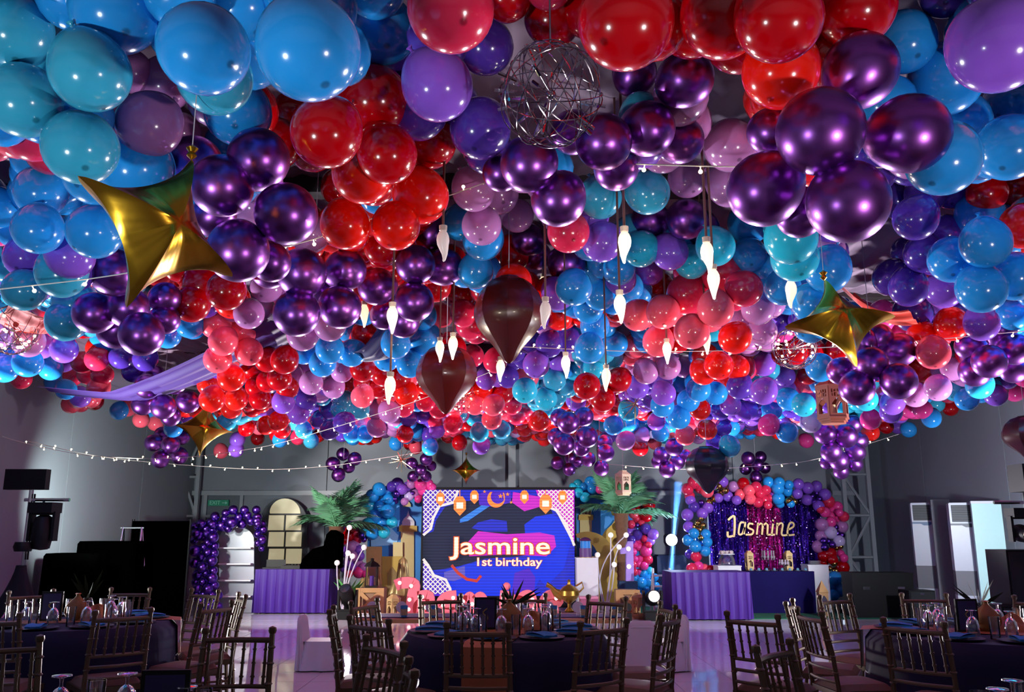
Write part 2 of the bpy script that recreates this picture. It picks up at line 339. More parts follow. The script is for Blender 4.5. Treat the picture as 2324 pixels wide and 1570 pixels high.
# x, y, radius in the photograph, colour; 'b' = the one that sits behind its neighbours
LIST = '''
35,70,85,T 54,228,86,T 205,163,92,T 160,95,60,T,b 262,20,108,B,b 463,112,106,B 487,175,88,T,b 550,12,88,B,b 183,335,86,T 172,262,84,B,b
338,283,76,L 300,165,48,L,b 375,190,62,L,b 410,300,46,L,b 262,285,58,L,b 540,255,78,B,b 310,380,86,B,b 512,325,48,B,b 92,435,60,B 215,395,72,B,b
-8,470,50,B 86,520,58,B 215,525,64,B 57,583,48,V 160,580,55,V 165,612,52,P,b 55,658,49,T 140,620,58,T,b 18,602,42,T,b 148,732,44,T 168,690,50,T,b
70,715,34,K,b 65,775,37,L 40,735,34,L,b 95,785,30,V 145,793,32,V 143,815,31,V,b 63,823,34,B 10,838,31,B 115,836,28,B 275,810,28,P 330,815,29,P 303,842,27,P
220,815,28,M 187,822,26,M 232,850,26,M 225,790,30,O,b 240,770,40,B,b 380,760,32,B 432,735,34,B 435,690,43,R 513,660,46,R 460,650,52,R,b 527,682,43,O,b
665,250,46,R,b 740,301,83,R 878,350,71,R 975,324,62,R,b 850,225,96,R,b 823,393,72,O,b 783,510,58,O 898,513,57,O 955,445,66,O,b 870,560,46,R,b 772,425,46,R,b 945,490,50,R,b
700,110,122,B 867,68,80,B,b 850,-28,72,B 1023,20,102,M 993,195,83,V 1102,106,66,P,b 948,250,71,P,b 1090,292,72,P,b 925,140,54,P,b 1035,235,55,P,b
1150,-6,58,R,b 1245,-32,56,M 1420,50,112,R 1255,40,78,R,b 1340,20,70,R,b 1640,38,98,R,b 1768,42,102,R 1940,15,100,R,b 1772,160,90,O,b
2053,95,73,B 2148,180,106,B,b 2140,360,86,B 2290,335,76,B 2295,225,62,B,b 2265,100,112,V 2150,-25,66,P 2078,495,52,P 2100,440,47,P,b 2030,455,42,P,b 2160,430,46,P,b
2240,437,46,R 2305,425,46,R,b 2324,512,54,O 2237,552,58,B 2160,589,54,B 2228,655,57,B 2305,628,56,B 2228,495,60,B,b 2062,652,45,P 2022,630,42,P,b 2097,575,46,P 2058,572,36,P,b
2072,709,46,P,b 2143,658,43,V,b 2228,735,40,V 2170,705,36,P,b 2300,715,36,B 2270,690,38,V,b 2160,735,40,O,b 2094,764,37,O 2118,800,39,K 2040,745,31,H,b 2090,838,31,O,b
1659,330,62,L 1560,405,46,L,b 1655,420,52,L,b 1505,708,40,K 1447,715,38,K 1494,775,37,K 1624,701,43,K 1570,752,42,K 1560,668,60,M,b 1690,655,43,M 1640,620,52,M,b 1500,650,32,R,b
1667,767,38,O 1631,829,34,O 1672,834,30,O 1596,844,31,O 1535,770,34,R,b 1730,752,35,L 1720,700,39,L 1680,725,36,L,b
1624,560,46,A 1555,525,48,B,b 1795,540,62,A 1804,585,56,A,b 1879,612,54,B,b 1776,652,43,B,b 1850,690,52,B,b 1699,578,41,B 1742,618,46,B,b 1700,505,52,B,b 1840,740,40,B,b
1470,437,52,T 1363,449,50,T 1455,565,43,A 1430,540,50,T,b 1290,526,50,M 1366,549,48,V 1302,652,44,B 1404,609,40,B 1361,669,37,B 1266,667,39,V 1521,572,43,V 1472,612,38,V,b
1350,740,35,B 1335,700,36,B 1395,780,31,B 1338,790,36,B 1345,838,30,A 1217,827,32,V 1246,781,32,P 1200,775,29,P 1290,772,31,P 1270,820,27,V
1093,512,47,L 1173,489,40,L 1075,430,52,L,b 1130,440,50,L,b 1096,545,48,B,b 1079,615,42,B 1160,580,52,R,b 1165,640,44,O,b 1045,505,44,B,b
1001,715,30,K 1053,712,33,M 1045,670,36,R,b 960,720,32,B 565,712,36,L 588,695,34,L,b 605,650,38,L,b 687,761,37,L 749,738,38,L 749,793,34,B 798,801,33,B 732,825,32,B 690,795,33,B,b 785,745,31,B,b
898,781,35,B 878,813,31,B 930,827,32,B 870,735,32,B,b 960,770,42,B,b 506,775,34,K 494,815,33,K 565,798,33,K 490,735,36,K,b 545,755,36,K,b
481,906,30,O 525,857,32,O 475,872,28,O 536,906,27,O 525,926,25,O 582,877,26,R 575,835,30,R,b 200,849,25,M 166,853,23,M 223,882,26,K 62,889,20,M 48,860,24,M 82,876,17,M 123,866,22,B 150,884,24,B 103,868,20,B
646,817,33,R 634,859,29,R 652,880,27,R 607,815,31,R 608,865,27,R 590,905,26,R 643,913,27,V 695,909,25,P 678,939,25,V 706,869,28,L 757,880,26,L 776,842,27,L 697,826,24,L 719,855,24,L
745,932,22,P 748,976,23,P 781,959,26,P 776,985,18,P 725,952,22,P 773,928,23,A 778,910,23,T 816,929,24,T 822,900,27,K 826,869,25,R 790,872,20,O 858,880,25,R 823,838,30,R 870,850,28,R 905,860,28,R
852,930,22,L 855,971,22,L 884,935,26,L 823,962,19,L 828,986,20,B 799,985,20,B 632,955,24,O 640,976,20,R 604,965,22,O 700,959,19,R 689,976,20,T 677,992,18,M 636,998,18,B 706,1000,18,T 722,988,17,R
922,895,28,O 965,872,24,O 916,923,25,M 966,912,23,M 893,948,20,L 927,949,20,P 959,943,19,P 995,929,22,M 990,956,19,M 1028,963,22,M 1078,918,25,K 1119,919,26,K 1116,952,24,K 1098,882,25,O 1141,893,25,R 1162,919,23,M
1104,860,26,V 1152,855,27,P 1088,982,22,A 1138,975,22,T 1076,949,19,A 919,985,20,R 946,979,17,B 975,990,18,P 992,976,19,V 899,1006,17,B 976,1015,19,B 1043,1005,18,R 1092,1012,20,V 944,1015,16,K 1073,808,27,M 1124,819,29,M 1030,790,30,R
1466,843,30,L 1516,833,30,L 1552,834,24,L 1447,879,27,V 1506,893,29,V 1500,866,27,V 1585,884,29,B 1624,892,28,B 1543,870,22,B 1562,909,27,B 1503,920,28,B 1541,948,27,B 1678,877,30,P 1658,920,25,V 1635,932,22,P 1688,935,22,V
1605,975,23,O 1589,929,25,O 1555,988,23,K 1563,960,19,K 1426,932,24,A 1403,966,20,A 1433,962,19,B 1499,983,20,B 1489,956,21,V 1456,989,19,L 1419,1000,22,L 1641,970,20,P 1621,1005,20,P 1656,1013,25,A 1661,972,19,B 1453,1016,19,R 1486,1005,16,K
1368,906,30,R 1332,876,32,R 1404,862,30,R 1191,886,30,A 1239,906,27,A 1259,862,27,T 1224,956,24,O 1392,965,23,B 1733,888,32,V 1733,827,28,V 1699,930,22,V 1745,965,25,H 1752,931,23,B 1781,854,25,V 1790,906,27,B 1824,919,28,A 1862,834,34,B 1833,849,25,R
1786,981,25,B 1840,958,25,W 1830,1000,17,H 1965,906,28,A 2025,915,28,V 2022,935,26,V 2094,929,22,H 2065,929,21,H 1976,952,24,H 1942,949,19,A 2011,968,17,R 1976,981,20,O 2128,880,31,L 2163,837,28,L 2077,895,30,L 2125,832,25,L
2223,875,31,A 2194,906,27,B 2260,897,26,V 2286,860,24,V 2303,889,23,H 2168,886,26,T 2114,949,22,B 2062,975,18,B 2157,926,18,R 2174,946,16,V 2037,969,16,V 2088,975,15,T 2197,940,16,H 2243,932,15,B 2125,917,19,T 2215,925,17,L
270,932,21,B 244,935,17,R 244,958,15,M 270,962,16,B 291,953,15,R 320,952,19,K 353,960,18,K 393,972,21,B 324,973,15,R 502,1024,17,K 536,1020,18,V 539,998,18,V 559,972,19,R 588,969,18,K 513,958,22,A 527,940,22,T 585,995,16,R 345,930,18,B
'''
LAND = [(365, 540, 'large tilted gold star'), (1910, 735, 'right-hand gold star'), (460, 980, 'small left gold star'), (1250, 215, 'big unlit wire globe'),
        (1803, 790, 'lit wire globe beside the right star'), (35, 745, 'lit wire globe at the left edge'), (1155, 720, 'upper maroon onion lantern'), (1012, 865, 'lower maroon onion lantern'),
        (1605, 1060, 'black onion lantern'), (1890, 915, 'brown cut-out lantern'), (1440, 915, 'brass starburst'), (570, 470, 'chrome bunch beside the large star'), (1880, 330, 'largest chrome bunch'),
        (940, 620, 'chrome bunch below the red balloons'), (370, 895, 'round chrome bunch at left'), (2240, 810, 'chrome bunch at the right edge'), (100, 60, 'top left corner'), (2250, 60, 'top right corner'),
        (800, 30, 'top edge left of centre'), (1500, 30, 'top edge right of centre'), (720, 660, 'chrome bunch left of centre'), (1315, 980, 'long double chrome bunch')]
BUNCHES = [
    ('purple chrome balloon bunch just below the large gold star', '258,618,55 213,710,48 290,697,48 321,758,51 375,675,36 262,750,42 375,725,34', .29),
    ('purple chrome balloon bunch touching the right side of the large gold star', '503,421,72 587,360,71 440,372,66 650,485,72 540,570,72 615,595,46 485,490,50', .29),
    ('purple chrome balloon bunch of two pairs left of the hanging bulbs', '685,619,58 673,711,54 772,698,49 785,612,48 612,612,44 730,650,40', .29),
    ('purple chrome balloon bunch just below the orange red balloons', '855,650,44 943,600,46 1010,606,43 940,685,46 982,528,38 872,715,34 915,730,38', .29),
    ('purple chrome balloon bunch around and right of the unlit wire globe', '1556,178,66 1440,165,52 1470,292,64 1545,318,54 1370,322,66 1200,372,66 1398,382,52 1267,452,64 1138,392,44 1300,300,52', .27),
    ('largest and nearest purple chrome balloon bunch at upper right', '1862,298,101 2065,303,91 1953,158,86 1735,430,86 1925,458,95 1748,298,52 1815,485,56', .31),
    ('purple chrome balloon bunch behind the lower tip of the right gold star', '2042,793,39 1976,827,41 1945,880,41 2040,865,42 1960,775,34 1908,842,32 1995,765,32', .29),
    ('purple chrome balloon bunch at the right edge of the ceiling', '2245,820,39 2212,842,36 2202,785,34 2302,792,37 2300,838,32 2270,748,36', .29),
    ('purple chrome balloon trio above the row of bulbs right of centre', '1475,500,44 1558,497,48 1592,518,42', .29),
    ('purple chrome balloon trio beside the crimson balloon near centre', '1286,598,45 1198,543,38 1218,580,34', .29),
    ('round purple chrome balloon bunch above the small left gold star', '334,876,29 397,867,28 324,917,26 371,923,29 428,912,26 353,850,22 387,945,23', .29),
    ('low purple chrome balloon bunch under the string lights at left', '348,1005,20 387,1009,21 413,992,18 364,1042,21 407,1034,20 367,985,17', .29),
    ('purple chrome balloon bunch hanging above the left palm', '755,1052,16 778,1030,15 805,1041,16 792,1060,14 768,1078,16', .26),
    ('purple chrome balloon bunch above the left end of the stage', '934,1051,14 955,1067,14 937,1081,13 967,1081,13 967,1042,15 979,1057,12', .24),
    ('upper half of the long grape-like chrome balloon bunch at centre right', '1270,948,22 1290,959,26 1325,945,23 1263,991,21 1280,1008,25 1333,991,25 1320,1017,19', .27),
    ('lower left small chrome balloon bunch under the long bunch', '1265,1050,15 1295,1040,14 1292,1065,15 1312,1048,13', .24),
    ('lower right chrome balloon bunch under the long bunch', '1372,1005,19 1375,1027,20 1335,1042,17 1365,1062,18', .26),
    ('purple chrome balloon bunch lit blue left of the black onion lantern', '1501,1032,19 1530,1014,21 1537,1048,18 1514,1065,19 1556,1034,15 1492,1048,13', .26),
    ('purple chrome balloon bunch right of the black onion lantern', '1698,1040,16 1726,1037,14 1692,1064,14 1720,1055,15 1736,1062,13 1716,1084,15', .26),
    ('long purple chrome balloon bunch under the brown cut-out lantern', '1873,983,26 1919,989,28 1936,963,22 1886,1025,24 1943,1026,22 1950,1000,21 1905,1047,22 1909,1070,18 1942,1054,17 1876,1050,14', .28),
]
def bunch_pts(toks, D):
    its = []
    for tok in toks.split():
        x, y, r = (float(v) for v in tok.split(',')); its.append((x, y, r, F * D / (2 * r)))
    dm = sorted(t[3] for t in its)[len(its) // 3]; out = []
    for x, y, r, d in its:      # smaller drawn circles are mostly hidden ones: keep the bunch compact in depth
        dd = min(max(d, dm * .96), dm + .30); out.append((atd(x, y, dd), max(.1, r * dd / F), (x, y), r))
    return out
BP_ = [(lb, bunch_pts(tk, D)) for lb, tk, D in BUNCHES]
ITEMS = []
raw = []
for tok in LIST.split():
    a = tok.split(','); x, y, r = float(a[0]), float(a[1]), float(a[2]); D = .28 if r < 60 else .30
    raw.append([x, y, r, a[3], len(a) > 4, F * D / (2 * r), D])
front = [(x, y, r, d) for x, y, r, c_, b_, d, D in raw if not b_] + [(q[0], q[1], rp, depth(p)) for lb, pts in BP_ for p, r, q, rp in pts]
for x, y, r, c_, beh, d, D in raw:
    if beh:      # sits behind every neighbour it overlaps
        d *= 1.05; D *= 1.05
        for fx, fy, fr, fd in front:
            if math.hypot(fx - x, fy - y) < (fr + r) * .8 and fd + .1 > d and fd < d + 2.6: d = fd + .1
        D = min(.35, 2 * r * d / F)
    p = atd(x, y, d)
    if p.z > 3.85:          # keep below the cloth
        k = (3.85 - HC) / (p.z - HC); d *= k; D *= k; p = atd(x, y, d)
    ITEMS.append([F * D / 2 / d * (.9 if beh else 1), p, D / 2, c_, (x, y)])
# ---- unseen-in-detail filling: clusters of four or five behind and beyond the listed ones
import bisect
grid3 = {}
def gkey(p): return (int(p.x // .4), int(p.y // .4), int(p.z // .4))
def put(p, r): grid3.setdefault(gkey(p), []).append((p, r))
def free(p, r, k=.72):
    g = gkey(p)
    for i in (-1, 0, 1):
        for j in (-1, 0, 1):
            for l in (-1, 0, 1):
                for q, s in grid3.get((g[0] + i, g[1] + j, g[2] + l), ()):
                    if (p - q).length < (r + s) * k: return False
    return True
for it in ITEMS: put(it[1], it[2])
FILL = []
BARE = [(1905, 2110, 490, 700), (1560, 1720, 120, 300), (1140, 1395, 90, 370), (1010, 1060, 340, 440), (110, 470, 770, 900), (560, 700, 735, 800), (640, 760, 360, 470), (1500, 1560, 20, 110)]   # where the cloth of the ceiling shows
LISTED_PX = [(it[4][0], it[4][1], it[0]) for it in ITEMS]
BLOCK = [(it[4][0], it[4][1], it[0], (it[1] - CAM).length) for it in ITEMS]
for lb, pts in BP_:
    for p, r, q, rp in pts: put(p, r); BLOCK.append((q[0], q[1], rp, (p - CAM).length))
for x, y, r, d in ((365, 540, 170, 3.8), (1910, 735, 110, 6.2), (460, 980, 65, 12.6), (1250, 215, 122, 3.4), (30, 748, 58, 7), (1803, 790, 50, 7.8), (1155, 720, 85, 6.3), (1013, 858, 72, 7.2), (1605, 1064, 52, 10.9), (1892, 915, 50, 9), (1441, 917, 40, 10.2)): BLOCK.append((x, y, r, d + .4))
def covers(px, py, r):
    for a, b, s in LISTED_PX:
        if (px - a) ** 2 + (py - b) ** 2 < (s * .72) ** 2: return True
    return False
pal = 'BBBAATRRROOKKKMMPPPVVVLLHW'
y = 3.0
while y < 17.2:
    x = -6.3 + R_.uniform(-.1, .1)
    while x < 6.7:
        wedge = min(6.5, 1.2 + y * .64)
        # the balloon field ends short of the side walls and leaves some cloth bare
        lim_l = -6.3 if y < 13.6 else -6.3 + (y - 13.6) * 1.1
        lim_r = 6.6 if y < 13 else 6.6 - (y - 13) * .55
        if abs(x) < wedge and lim_l < x < lim_r:
            far = y > 8.6
            zc = (3.32 if far else 3.50) + R_.uniform(-.07, .12)
            ppx, ppy = proj((x, y, zc))
            near = min(LISTED_PX, key=lambda q: (q[0] - ppx) ** 2 + (q[1] - ppy) ** 2)
            col = R_.choice(pal)
            if R_.random() < (.85 if y < 8 else .6):
                for it in ITEMS:
                    if it[4] == (near[0], near[1]): col = it[3]; break
            if (1930 < ppx < 2060 and 500 < ppy < 680) or (560 < ppx < 720 and 730 < ppy < 800) or (250 < ppx < 470 and 770 < ppy < 920) or (1020<ppx<1060 and 360<ppy<420): x += .4; continue
            n = R_.choice((4, 4, 5)); a0 = R_.uniform(0, PI)
            for k in range(n):
                rr = R_.uniform(.132, .148); a = a0 + 2 * PI * k / n
                p = Vector((x + .15 * math.cos(a), y + .15 * math.sin(a), zc + R_.uniform(-.05, .05)))
                if k == 4: p = Vector((x, y, zc - .12))
                if not free(p, rr, .62): continue
                bx, by = proj(p)
                if any(a <= bx <= e and f <= by <= g_ for a, e, f, g_ in BARE): continue
                # do not stand in front of a listed balloon
                blocked = False
                dl = (p - CAM).length; rpx = rr * F / depth(p)
                for a_, b_, s_2, dd_ in BLOCK:
                    if dl < dd_ + .04 and math.hypot(bx - a_, by - b_) < s_2 + rpx * .55: blocked = True; break
                if blocked: continue
                put(p, rr); FILL.append([rr * F / depth(p), p, rr, col, (bx, by)])
        x += .43
    y += .43
ALL = sorted(ITEMS, key=lambda t: -t[0])
single = ALL[:300]; others = ALL[300:] + FILL
ORD = ['closest', 'second closest', 'third closest', 'fourth closest', 'fifth closest', 'sixth closest', 'seventh closest', 'eighth closest', 'ninth closest', 'tenth closest', 'eleventh closest', 'twelfth closest', 'thirteenth closest', 'fourteenth closest', 'fifteenth closest']
near_of = {}
for i, it in enumerate(single):
    q = min(LAND, key=lambda l: (l[0] - it[4][0]) ** 2 + (l[1] - it[4][1]) ** 2)
    near_of.setdefault((it[3], q[2]), []).append((math.hypot(q[0] - it[4][0], q[1] - it[4][1]), i))
lab = {}
for (c, l), v in near_of.items():
    v.sort()
    for n, (dist, i) in enumerate(v):
        lab[i] = '%s %s balloon to the %s' % (ORD[min(n, 14)], BC[c][0], l) if len(v) > 1 else '%s latex ceiling balloon nearest to the %s' % (BC[c][0], l)
def brot(p):
    # the tip of the balloon hangs down and a little towards the floor, tied end up in the cluster
    ax = Vector((R_.gauss(0, .6), R_.gauss(.25, .5), 1)).normalized()
    return ax.to_track_quat('Z', 'Y').to_euler()
for i, (rp, p, r, c, q) in enumerate(single):
    o = obj('balloon', BME[c], None, p, brot(p), r * .97)
    tag(o, lab[i], 'balloon', 'balloons covering the ceiling')
    if rp > 40: obj('knot', knot_me[c], o)
# everything smaller joined by colour into one mass
me_v = []; me_f = []; me_m = []; keys = list(BC)
base = MB().lathe(bprof(10), (0, 0, 0), 14)
mass = MB()
for rp, p, r, c, q in others:
    M = Matrix.Translation(p) @ brot(p).to_matrix().to_4x4() @ Matrix.Scale(r, 4)
    mass.add([M @ Vector(v) for v in base.v], base.f); me_m += [keys.index(c)] * len(base.f)
me = bpy.data.meshes.new('balloon_mass'); me.from_pydata(mass.v, [], mass.f)
for k in keys: me.materials.append(BMAT2[k])
me.polygons.foreach_set('material_index', me_m); me.polygons.foreach_set('use_smooth', [True] * len(me.polygons)); me.update()
tag(obj('balloon_mass', me), 'smaller far balloons of every colour filling the ceiling', 'balloons', kind='stuff')
print('balloons', len(single), len(others), len(FILL))

# ================================================================== chrome bunches
m_line = mat('nylon_line', '#b8b0b8', .5)
for label, out in BP_:
    c = sum((p for p, *_ in out), Vector((0, 0, 0))) / len(out); top = max(p.z + r for p, r, *_ in out)
    t = thing('balloon_bunch', label, 'balloons', c, 0, 'hanging chrome balloon bunches')
    for p, r, *_ in out:
        ax = (c + Vector((0, .05, .05)) - p); ax = ax.normalized() if ax.length > .02 else Vector((0, 1, .4)).normalized()
        obj('balloon', CH_ME, t, p - c, ax.to_track_quat('Z', 'Y').to_euler(), r * .98)
    if top < 3.6: MB().tube([(0, 0, 0), (0, 0, 4.2 - c.z)], .003, 4).build('string', m_line, t)
# ================================================================== hanging decorations
m_gold = mat('gold_foil', '#c8962a', .24, 1, var=.05, scale=4, bump=.05, bscale=14)
def star(label, top, bot, left, right, a=.40):
    ui = ((top[0] - bot[0]) / 2, (top[1] - bot[1]) / 2); vi = ((right[0] - left[0]) / 2, (right[1] - left[1]) / 2)
    U = ui[0] ** 2 + ui[1] ** 2; V = vi[0] ** 2 + vi[1] ** 2; dt = ui[0] * vi[0] + ui[1] * vi[1]
    A = ((U + V) + math.sqrt((U - V) ** 2 + 4 * dt * dt)) / 2
    uz = math.sqrt(max(0, A - U)); vz = math.sqrt(max(0, A - V)) * (-1 if dt > 0 else 1)
    px = math.sqrt(A); d = F * a / px
    c = atd((top[0] + bot[0] + left[0] + right[0]) / 4, (top[1] + bot[1] + left[1] + right[1]) / 4, d)
    X = Vector((1, 0, 0)); Up = Vector((0, -ST, CT)); Fw = Vector((0, CT, ST))
    u = (X * ui[0] - Up * ui[1] + Fw * uz).normalized(); v = (X * vi[0] - Up * vi[1] + Fw * vz); v = (v - u * v.dot(u)).normalized(); n = u.cross(v)
    b = MB(); NT, NR = 128, 16; pe = .66; vs = []; fs = []
    def pos(s, r, side):
        t = 2 * PI * s; ct, st = math.cos(t), math.sin(t)
        R = 1 / ((abs(ct) ** pe + abs(st) ** pe) ** (1 / pe)); ridge = abs(math.cos(2 * t)) ** 1.5
        h = .37 * (max(0, 1 - r * r)) ** .6 * (1 - .30 * r * r) * (1 - .5 * (1 - ridge) * min(1, r) ** 2)
        h *= 1 + .018 * math.sin(t * 28) * r ** 3
        return ((u * ct + v * st) * (R * r * a) + n * (side * h * a)) * .93
    for side in (1, -1):
        o_ = len(vs); vs.append(pos(0, 0, side))
        for j_ in range(1, NR + 1):
            for i_ in range(NT): vs.append(pos(i_ / NT, (j_ / NR) ** .85, side))
        for i_ in range(NT):
            i2 = (i_ + 1) % NT; fs.append((o_, o_ + 1 + i_, o_ + 1 + i2))
            for j_ in range(NR - 1): fs.append((o_ + 1 + j_ * NT + i_, o_ + 1 + (j_ + 1) * NT + i_, o_ + 1 + (j_ + 1) * NT + i2, o_ + 1 + j_ * NT + i2))
    b.add(vs, fs)
    t = thing('star_balloon', label, 'balloon', c, 0, 'gold foil star balloons')
    b.build('foil_body', m_gold, t)
    tp = u * a * .93
    MB().lathe([(.004, 0), (.02, .015), (.012, .03), (.024, .045), (.004, .06)], tuple(tp), 8).build('tied_tip', m_gold, t)
    MB().tube([tp + Vector((0, 0, .03)), Vector((tp.x * .9, tp.y, max(.3, 4.2 - c.z)))], .0022, 4).build('string', m_line, t)
    return t
star('large tilted gold foil star balloon at upper left', (403, 340), (328, 728), (237, 407), (490, 612), .36)
star('upright gold foil star balloon at right beside the lit wire globe', (1893, 628), (1912, 843), (1775, 737), (2045, 712), .335)
star('small gold foil star balloon at left below the round chrome bunch', (468, 905), (461, 1043), (397, 958), (522, 983), .42)
star('smallest gold foil star balloon hanging above the stage screen', (1057, 1033), (1057, 1103), (1023, 1066), (1095, 1066), .31)

m_chrw = mat('globe_chrome', '#a9a3a8', .12, 1)
m_crys = glassmat('crystal', (.95, .95, 1), 1.55, .18)
m_glow = mat('globe_bulb', '#fff0d8', .3, emit=14, ecol='#ffdca8')
def globe(label, x, y, rp, R, lit):
    c = atd(x, y, F * R / rp); t = thing('wire_globe', label, 'pendant lamp', c, 0, 'wire globe pendant lamps')
    rnd = random.Random(int(x))
    for i in range(13):
        q = Euler((rnd.uniform(0, PI), rnd.uniform(0, PI), rnd.uniform(0, PI))).to_matrix(); rr = R * rnd.uniform(.9, 1.0)
        pts = [q @ Vector((rr * math.cos(2 * PI * k / 28), rr * math.sin(2 * PI * k / 28), 0)) for k in range(28)]
        MB().tube(pts, R * .012, 5, closed=True).build('ring', m_chrw, t)
    MB().ball((0, 0, 0), R * .1, 10, 6).build('hub', m_chrw, t)
    for i in range(22):
        d = Vector((rnd.gauss(0, 1), rnd.gauss(0, 1), rnd.gauss(0, 1))).normalized()
        stm = MB().tube([d * R * .1, d * R * .72], R * .007, 4).build('stem', m_chrw, t)
        if lit: MB().ball(tuple(d * R * .82), R * .06, 8, 6).build('bulb', m_glow, stm)
        else:
            MB().tube([d * R * .68, d * R * 1.05], R * .035, 6).build('crystal_rod', m_crys if i % 3 else m_chrw, stm)
    MB().tube([(0, 0, R * .9), (0, 0, 4.2 - c.z)], .004, 5).build('cable', m_chrw, t)
globe('big unlit wire globe lamp with crystal rods at top centre', 1250, 215, 122, .21, False)
globe('lit wire globe lamp at the left edge under blue balloons', 30, 748, 58, .21, True)
globe('lit wire globe lamp behind the right gold star', 1803, 790, 50, .2, True)
globe('small lit wire globe lamp half hidden by the lower onion lantern', 1048, 905, 34, .19, True)

# flame-shaped pendant bulbs
m_bulb = mat('bulb_glow', '#fff6e2', .3, emit=1.05, ecol='#ffe6bd')
m_bulbd = mat('bulb_dim', '#c9b9bb', .3, emit=.25, ecol='#ffe8d8')
m_cord = mat('copper_cord', '#6b4a44', .4, .3)
m_sock = mat('clear_socket', '#b9a79c', .2)
m_cord2 = m_cord
bprof_f = [(.001, -1.0), (.09, -.93), (.13, -.75), (.2, -.5), (.3, -.2), (.39, .1), (.43, .35), (.40, .6), (.30, .82), (.2, .95), (.001, .97)]
BL = [(1005, 558, 75, 345), (1418, 562, 78, 350), (1605, 585, 76, 385), (1792, 577, 68, 520), (1620, 645, 72, 560), (1796, 668, 66, 600), (1407, 702, 70, 465), (1232, 650, 46, 560), (1238, 715, 66, 510),
      (826, 717, 54, 680), (890, 727, 66, 575), (885, 886, 66, 760), (998, 798, 52, 690), (1028, 790, 56, 640), (1136, 842, 52, 790), (1284, 833, 54, 700), (1376, 862, 54, 690), (1514, 801, 52, 620), (1603, 778, 54, 600)]
BLAB = ['left of the unlit globe, highest at centre left', 'upper, below the chrome balloons right of centre', 'upper right, the higher of a close pair', 'far right, the higher of two in line', 'right, the lower of a close pair', 'far right, the lower of two in line',
        'middle, in front of dark blue balloons', 'small, half behind the dim bulb', 'unlit and dim, right of the upper onion lantern', 'left, short one beside chrome balloons', 'left, in front of the chrome bunch', 'lowest at left, in front of red balloons',
        'left of two above the lower onion lantern', 'right of two above the lower onion lantern', 'between the two onion lanterns, right of the lower', 'lower middle, in front of violet balloons', 'lowest in the middle, before red balloons', 'in front of coral pink balloons', 'right, in front of the orange red balloons']
for (x, y, h, ytop), lb in zip(BL, BLAB):
    H = .185; d = F * H / h; c = atd(x, y, d); s = H / 2
    t = thing('pendant_bulb', 'glowing flame-shaped hanging bulb ' + lb if 'dim' not in lb or 'small' in lb else 'flame-shaped hanging bulb ' + lb, 'pendant lamp', c, R_.uniform(0, 6), 'flame-shaped pendant bulbs')
    b = MB(); n = 14
    prof = [(r * s * .92, z * s) for r, z in bprof_f]
    b.lathe(prof, (0, 0, 0), n); b.v = [(vx + .12 * s * math.sin(max(0, -vz / s) * 2.6), vy, vz) for vx, vy, vz in b.v]
    b.build('bulb', m_bulbd if 'unlit' in lb else m_bulb, t)
    MB().lathe([(.14 * s, .95 * s), (.24 * s, .98 * s), (.26 * s, 1.28 * s), (.1 * s, 1.33 * s)], (0, 0, 0), 10).build('socket', m_sock, t)
    top = min(4.2 - c.z, max(1.4 * s, (y - ytop) * d / F * 1.06)); MB().tube([(0, 0, 1.3 * s), (0, 0, 4.2 - c.z)], .0075, 6).build('cord', m_cord, t)
for k in (6, 10, 13, 15, 17, 1, 3):
    x, y, h, _ = BL[k]; c = atd(x, y, F * .185 / h); l = bpy.data.lights.new('bulb_light', 'POINT'); l.energy = 3.0; l.color = (1, .86, .66); l.shadow_soft_size = .04
    o = bpy.data.objects.new('bulb_light', l); COL.objects.link(o); o.location = c + Vector((0, -.08, -.05))

# fairy light strings
m_fw = mat('fairy_wire', '#cfc4b8', .5); m_fb = mat('fairy_bulb', '#fff2dc', .3, emit=9, ecol='#ffe3b0')
def fairy(label, pts, gap, br=.011, wr=.0035, drop=.03):
    P = [atd(x, y, d) for x, y, d in pts]; path = []
    for i in range(len(P) - 1):
        n = max(2, int((P[i + 1] - P[i]).length / .12))
        for k in range(n):
            t = k / n; a = P[max(0, i - 1)]; b = P[i]; c = P[i + 1]; e = P[min(len(P) - 1, i + 2)]
            path.append(.5 * ((2 * b) + (c - a) * t + (2 * a - 5 * b + 4 * c - e) * t * t + (3 * b - a - 3 * c + e) * t ** 3))
    path.append(P[-1]); o0 = path[0].copy()
    t = thing('fairy_light_string', label, 'string lights', o0, 0, 'fairy light strings')
    MB().tube([p - o0 for p in path], wr, 5).build('wire', m_fw, t)
    b = MB(); acc = 0
    for i in range(1, len(path)):
        acc += (path[i] - path[i - 1]).length
        if acc >= gap:
            acc = R_.uniform(-.2, .2) * gap; p = path[i] - o0 + Vector((R_.uniform(-1, 1) * drop * .7, 0, R_.choice((-1, -1, .8)) * drop))
            b.ball(tuple(p), br, 7, 5); b.tube([path[i] - o0, p], .0025, 4)
    q = b.build('bulbs', m_fb, t); q['kind'] = 'stuff'
fairy('fairy light string across the left, passing below the large gold star', [(-40, 660, 4.6), (200, 633, 4.7), (330, 612, 4.8), (650, 560, 5.0), (860, 490, 5.1), (1000, 450, 5.2), (1140, 400, 5.3)], .17)
fairy('fairy light string across the upper right through the chrome bunches', [(1380, 370, 4.4), (1660, 378, 4.2), (2100, 380, 4.0), (2370, 378, 3.9)], .16)
fairy('fairy light string across the right behind the gold star', [(1170, 786, 8.4), (1440, 797, 8.0), (1750, 793, 7.6), (2000, 780, 7.2), (2360, 748, 6.8)], .13)
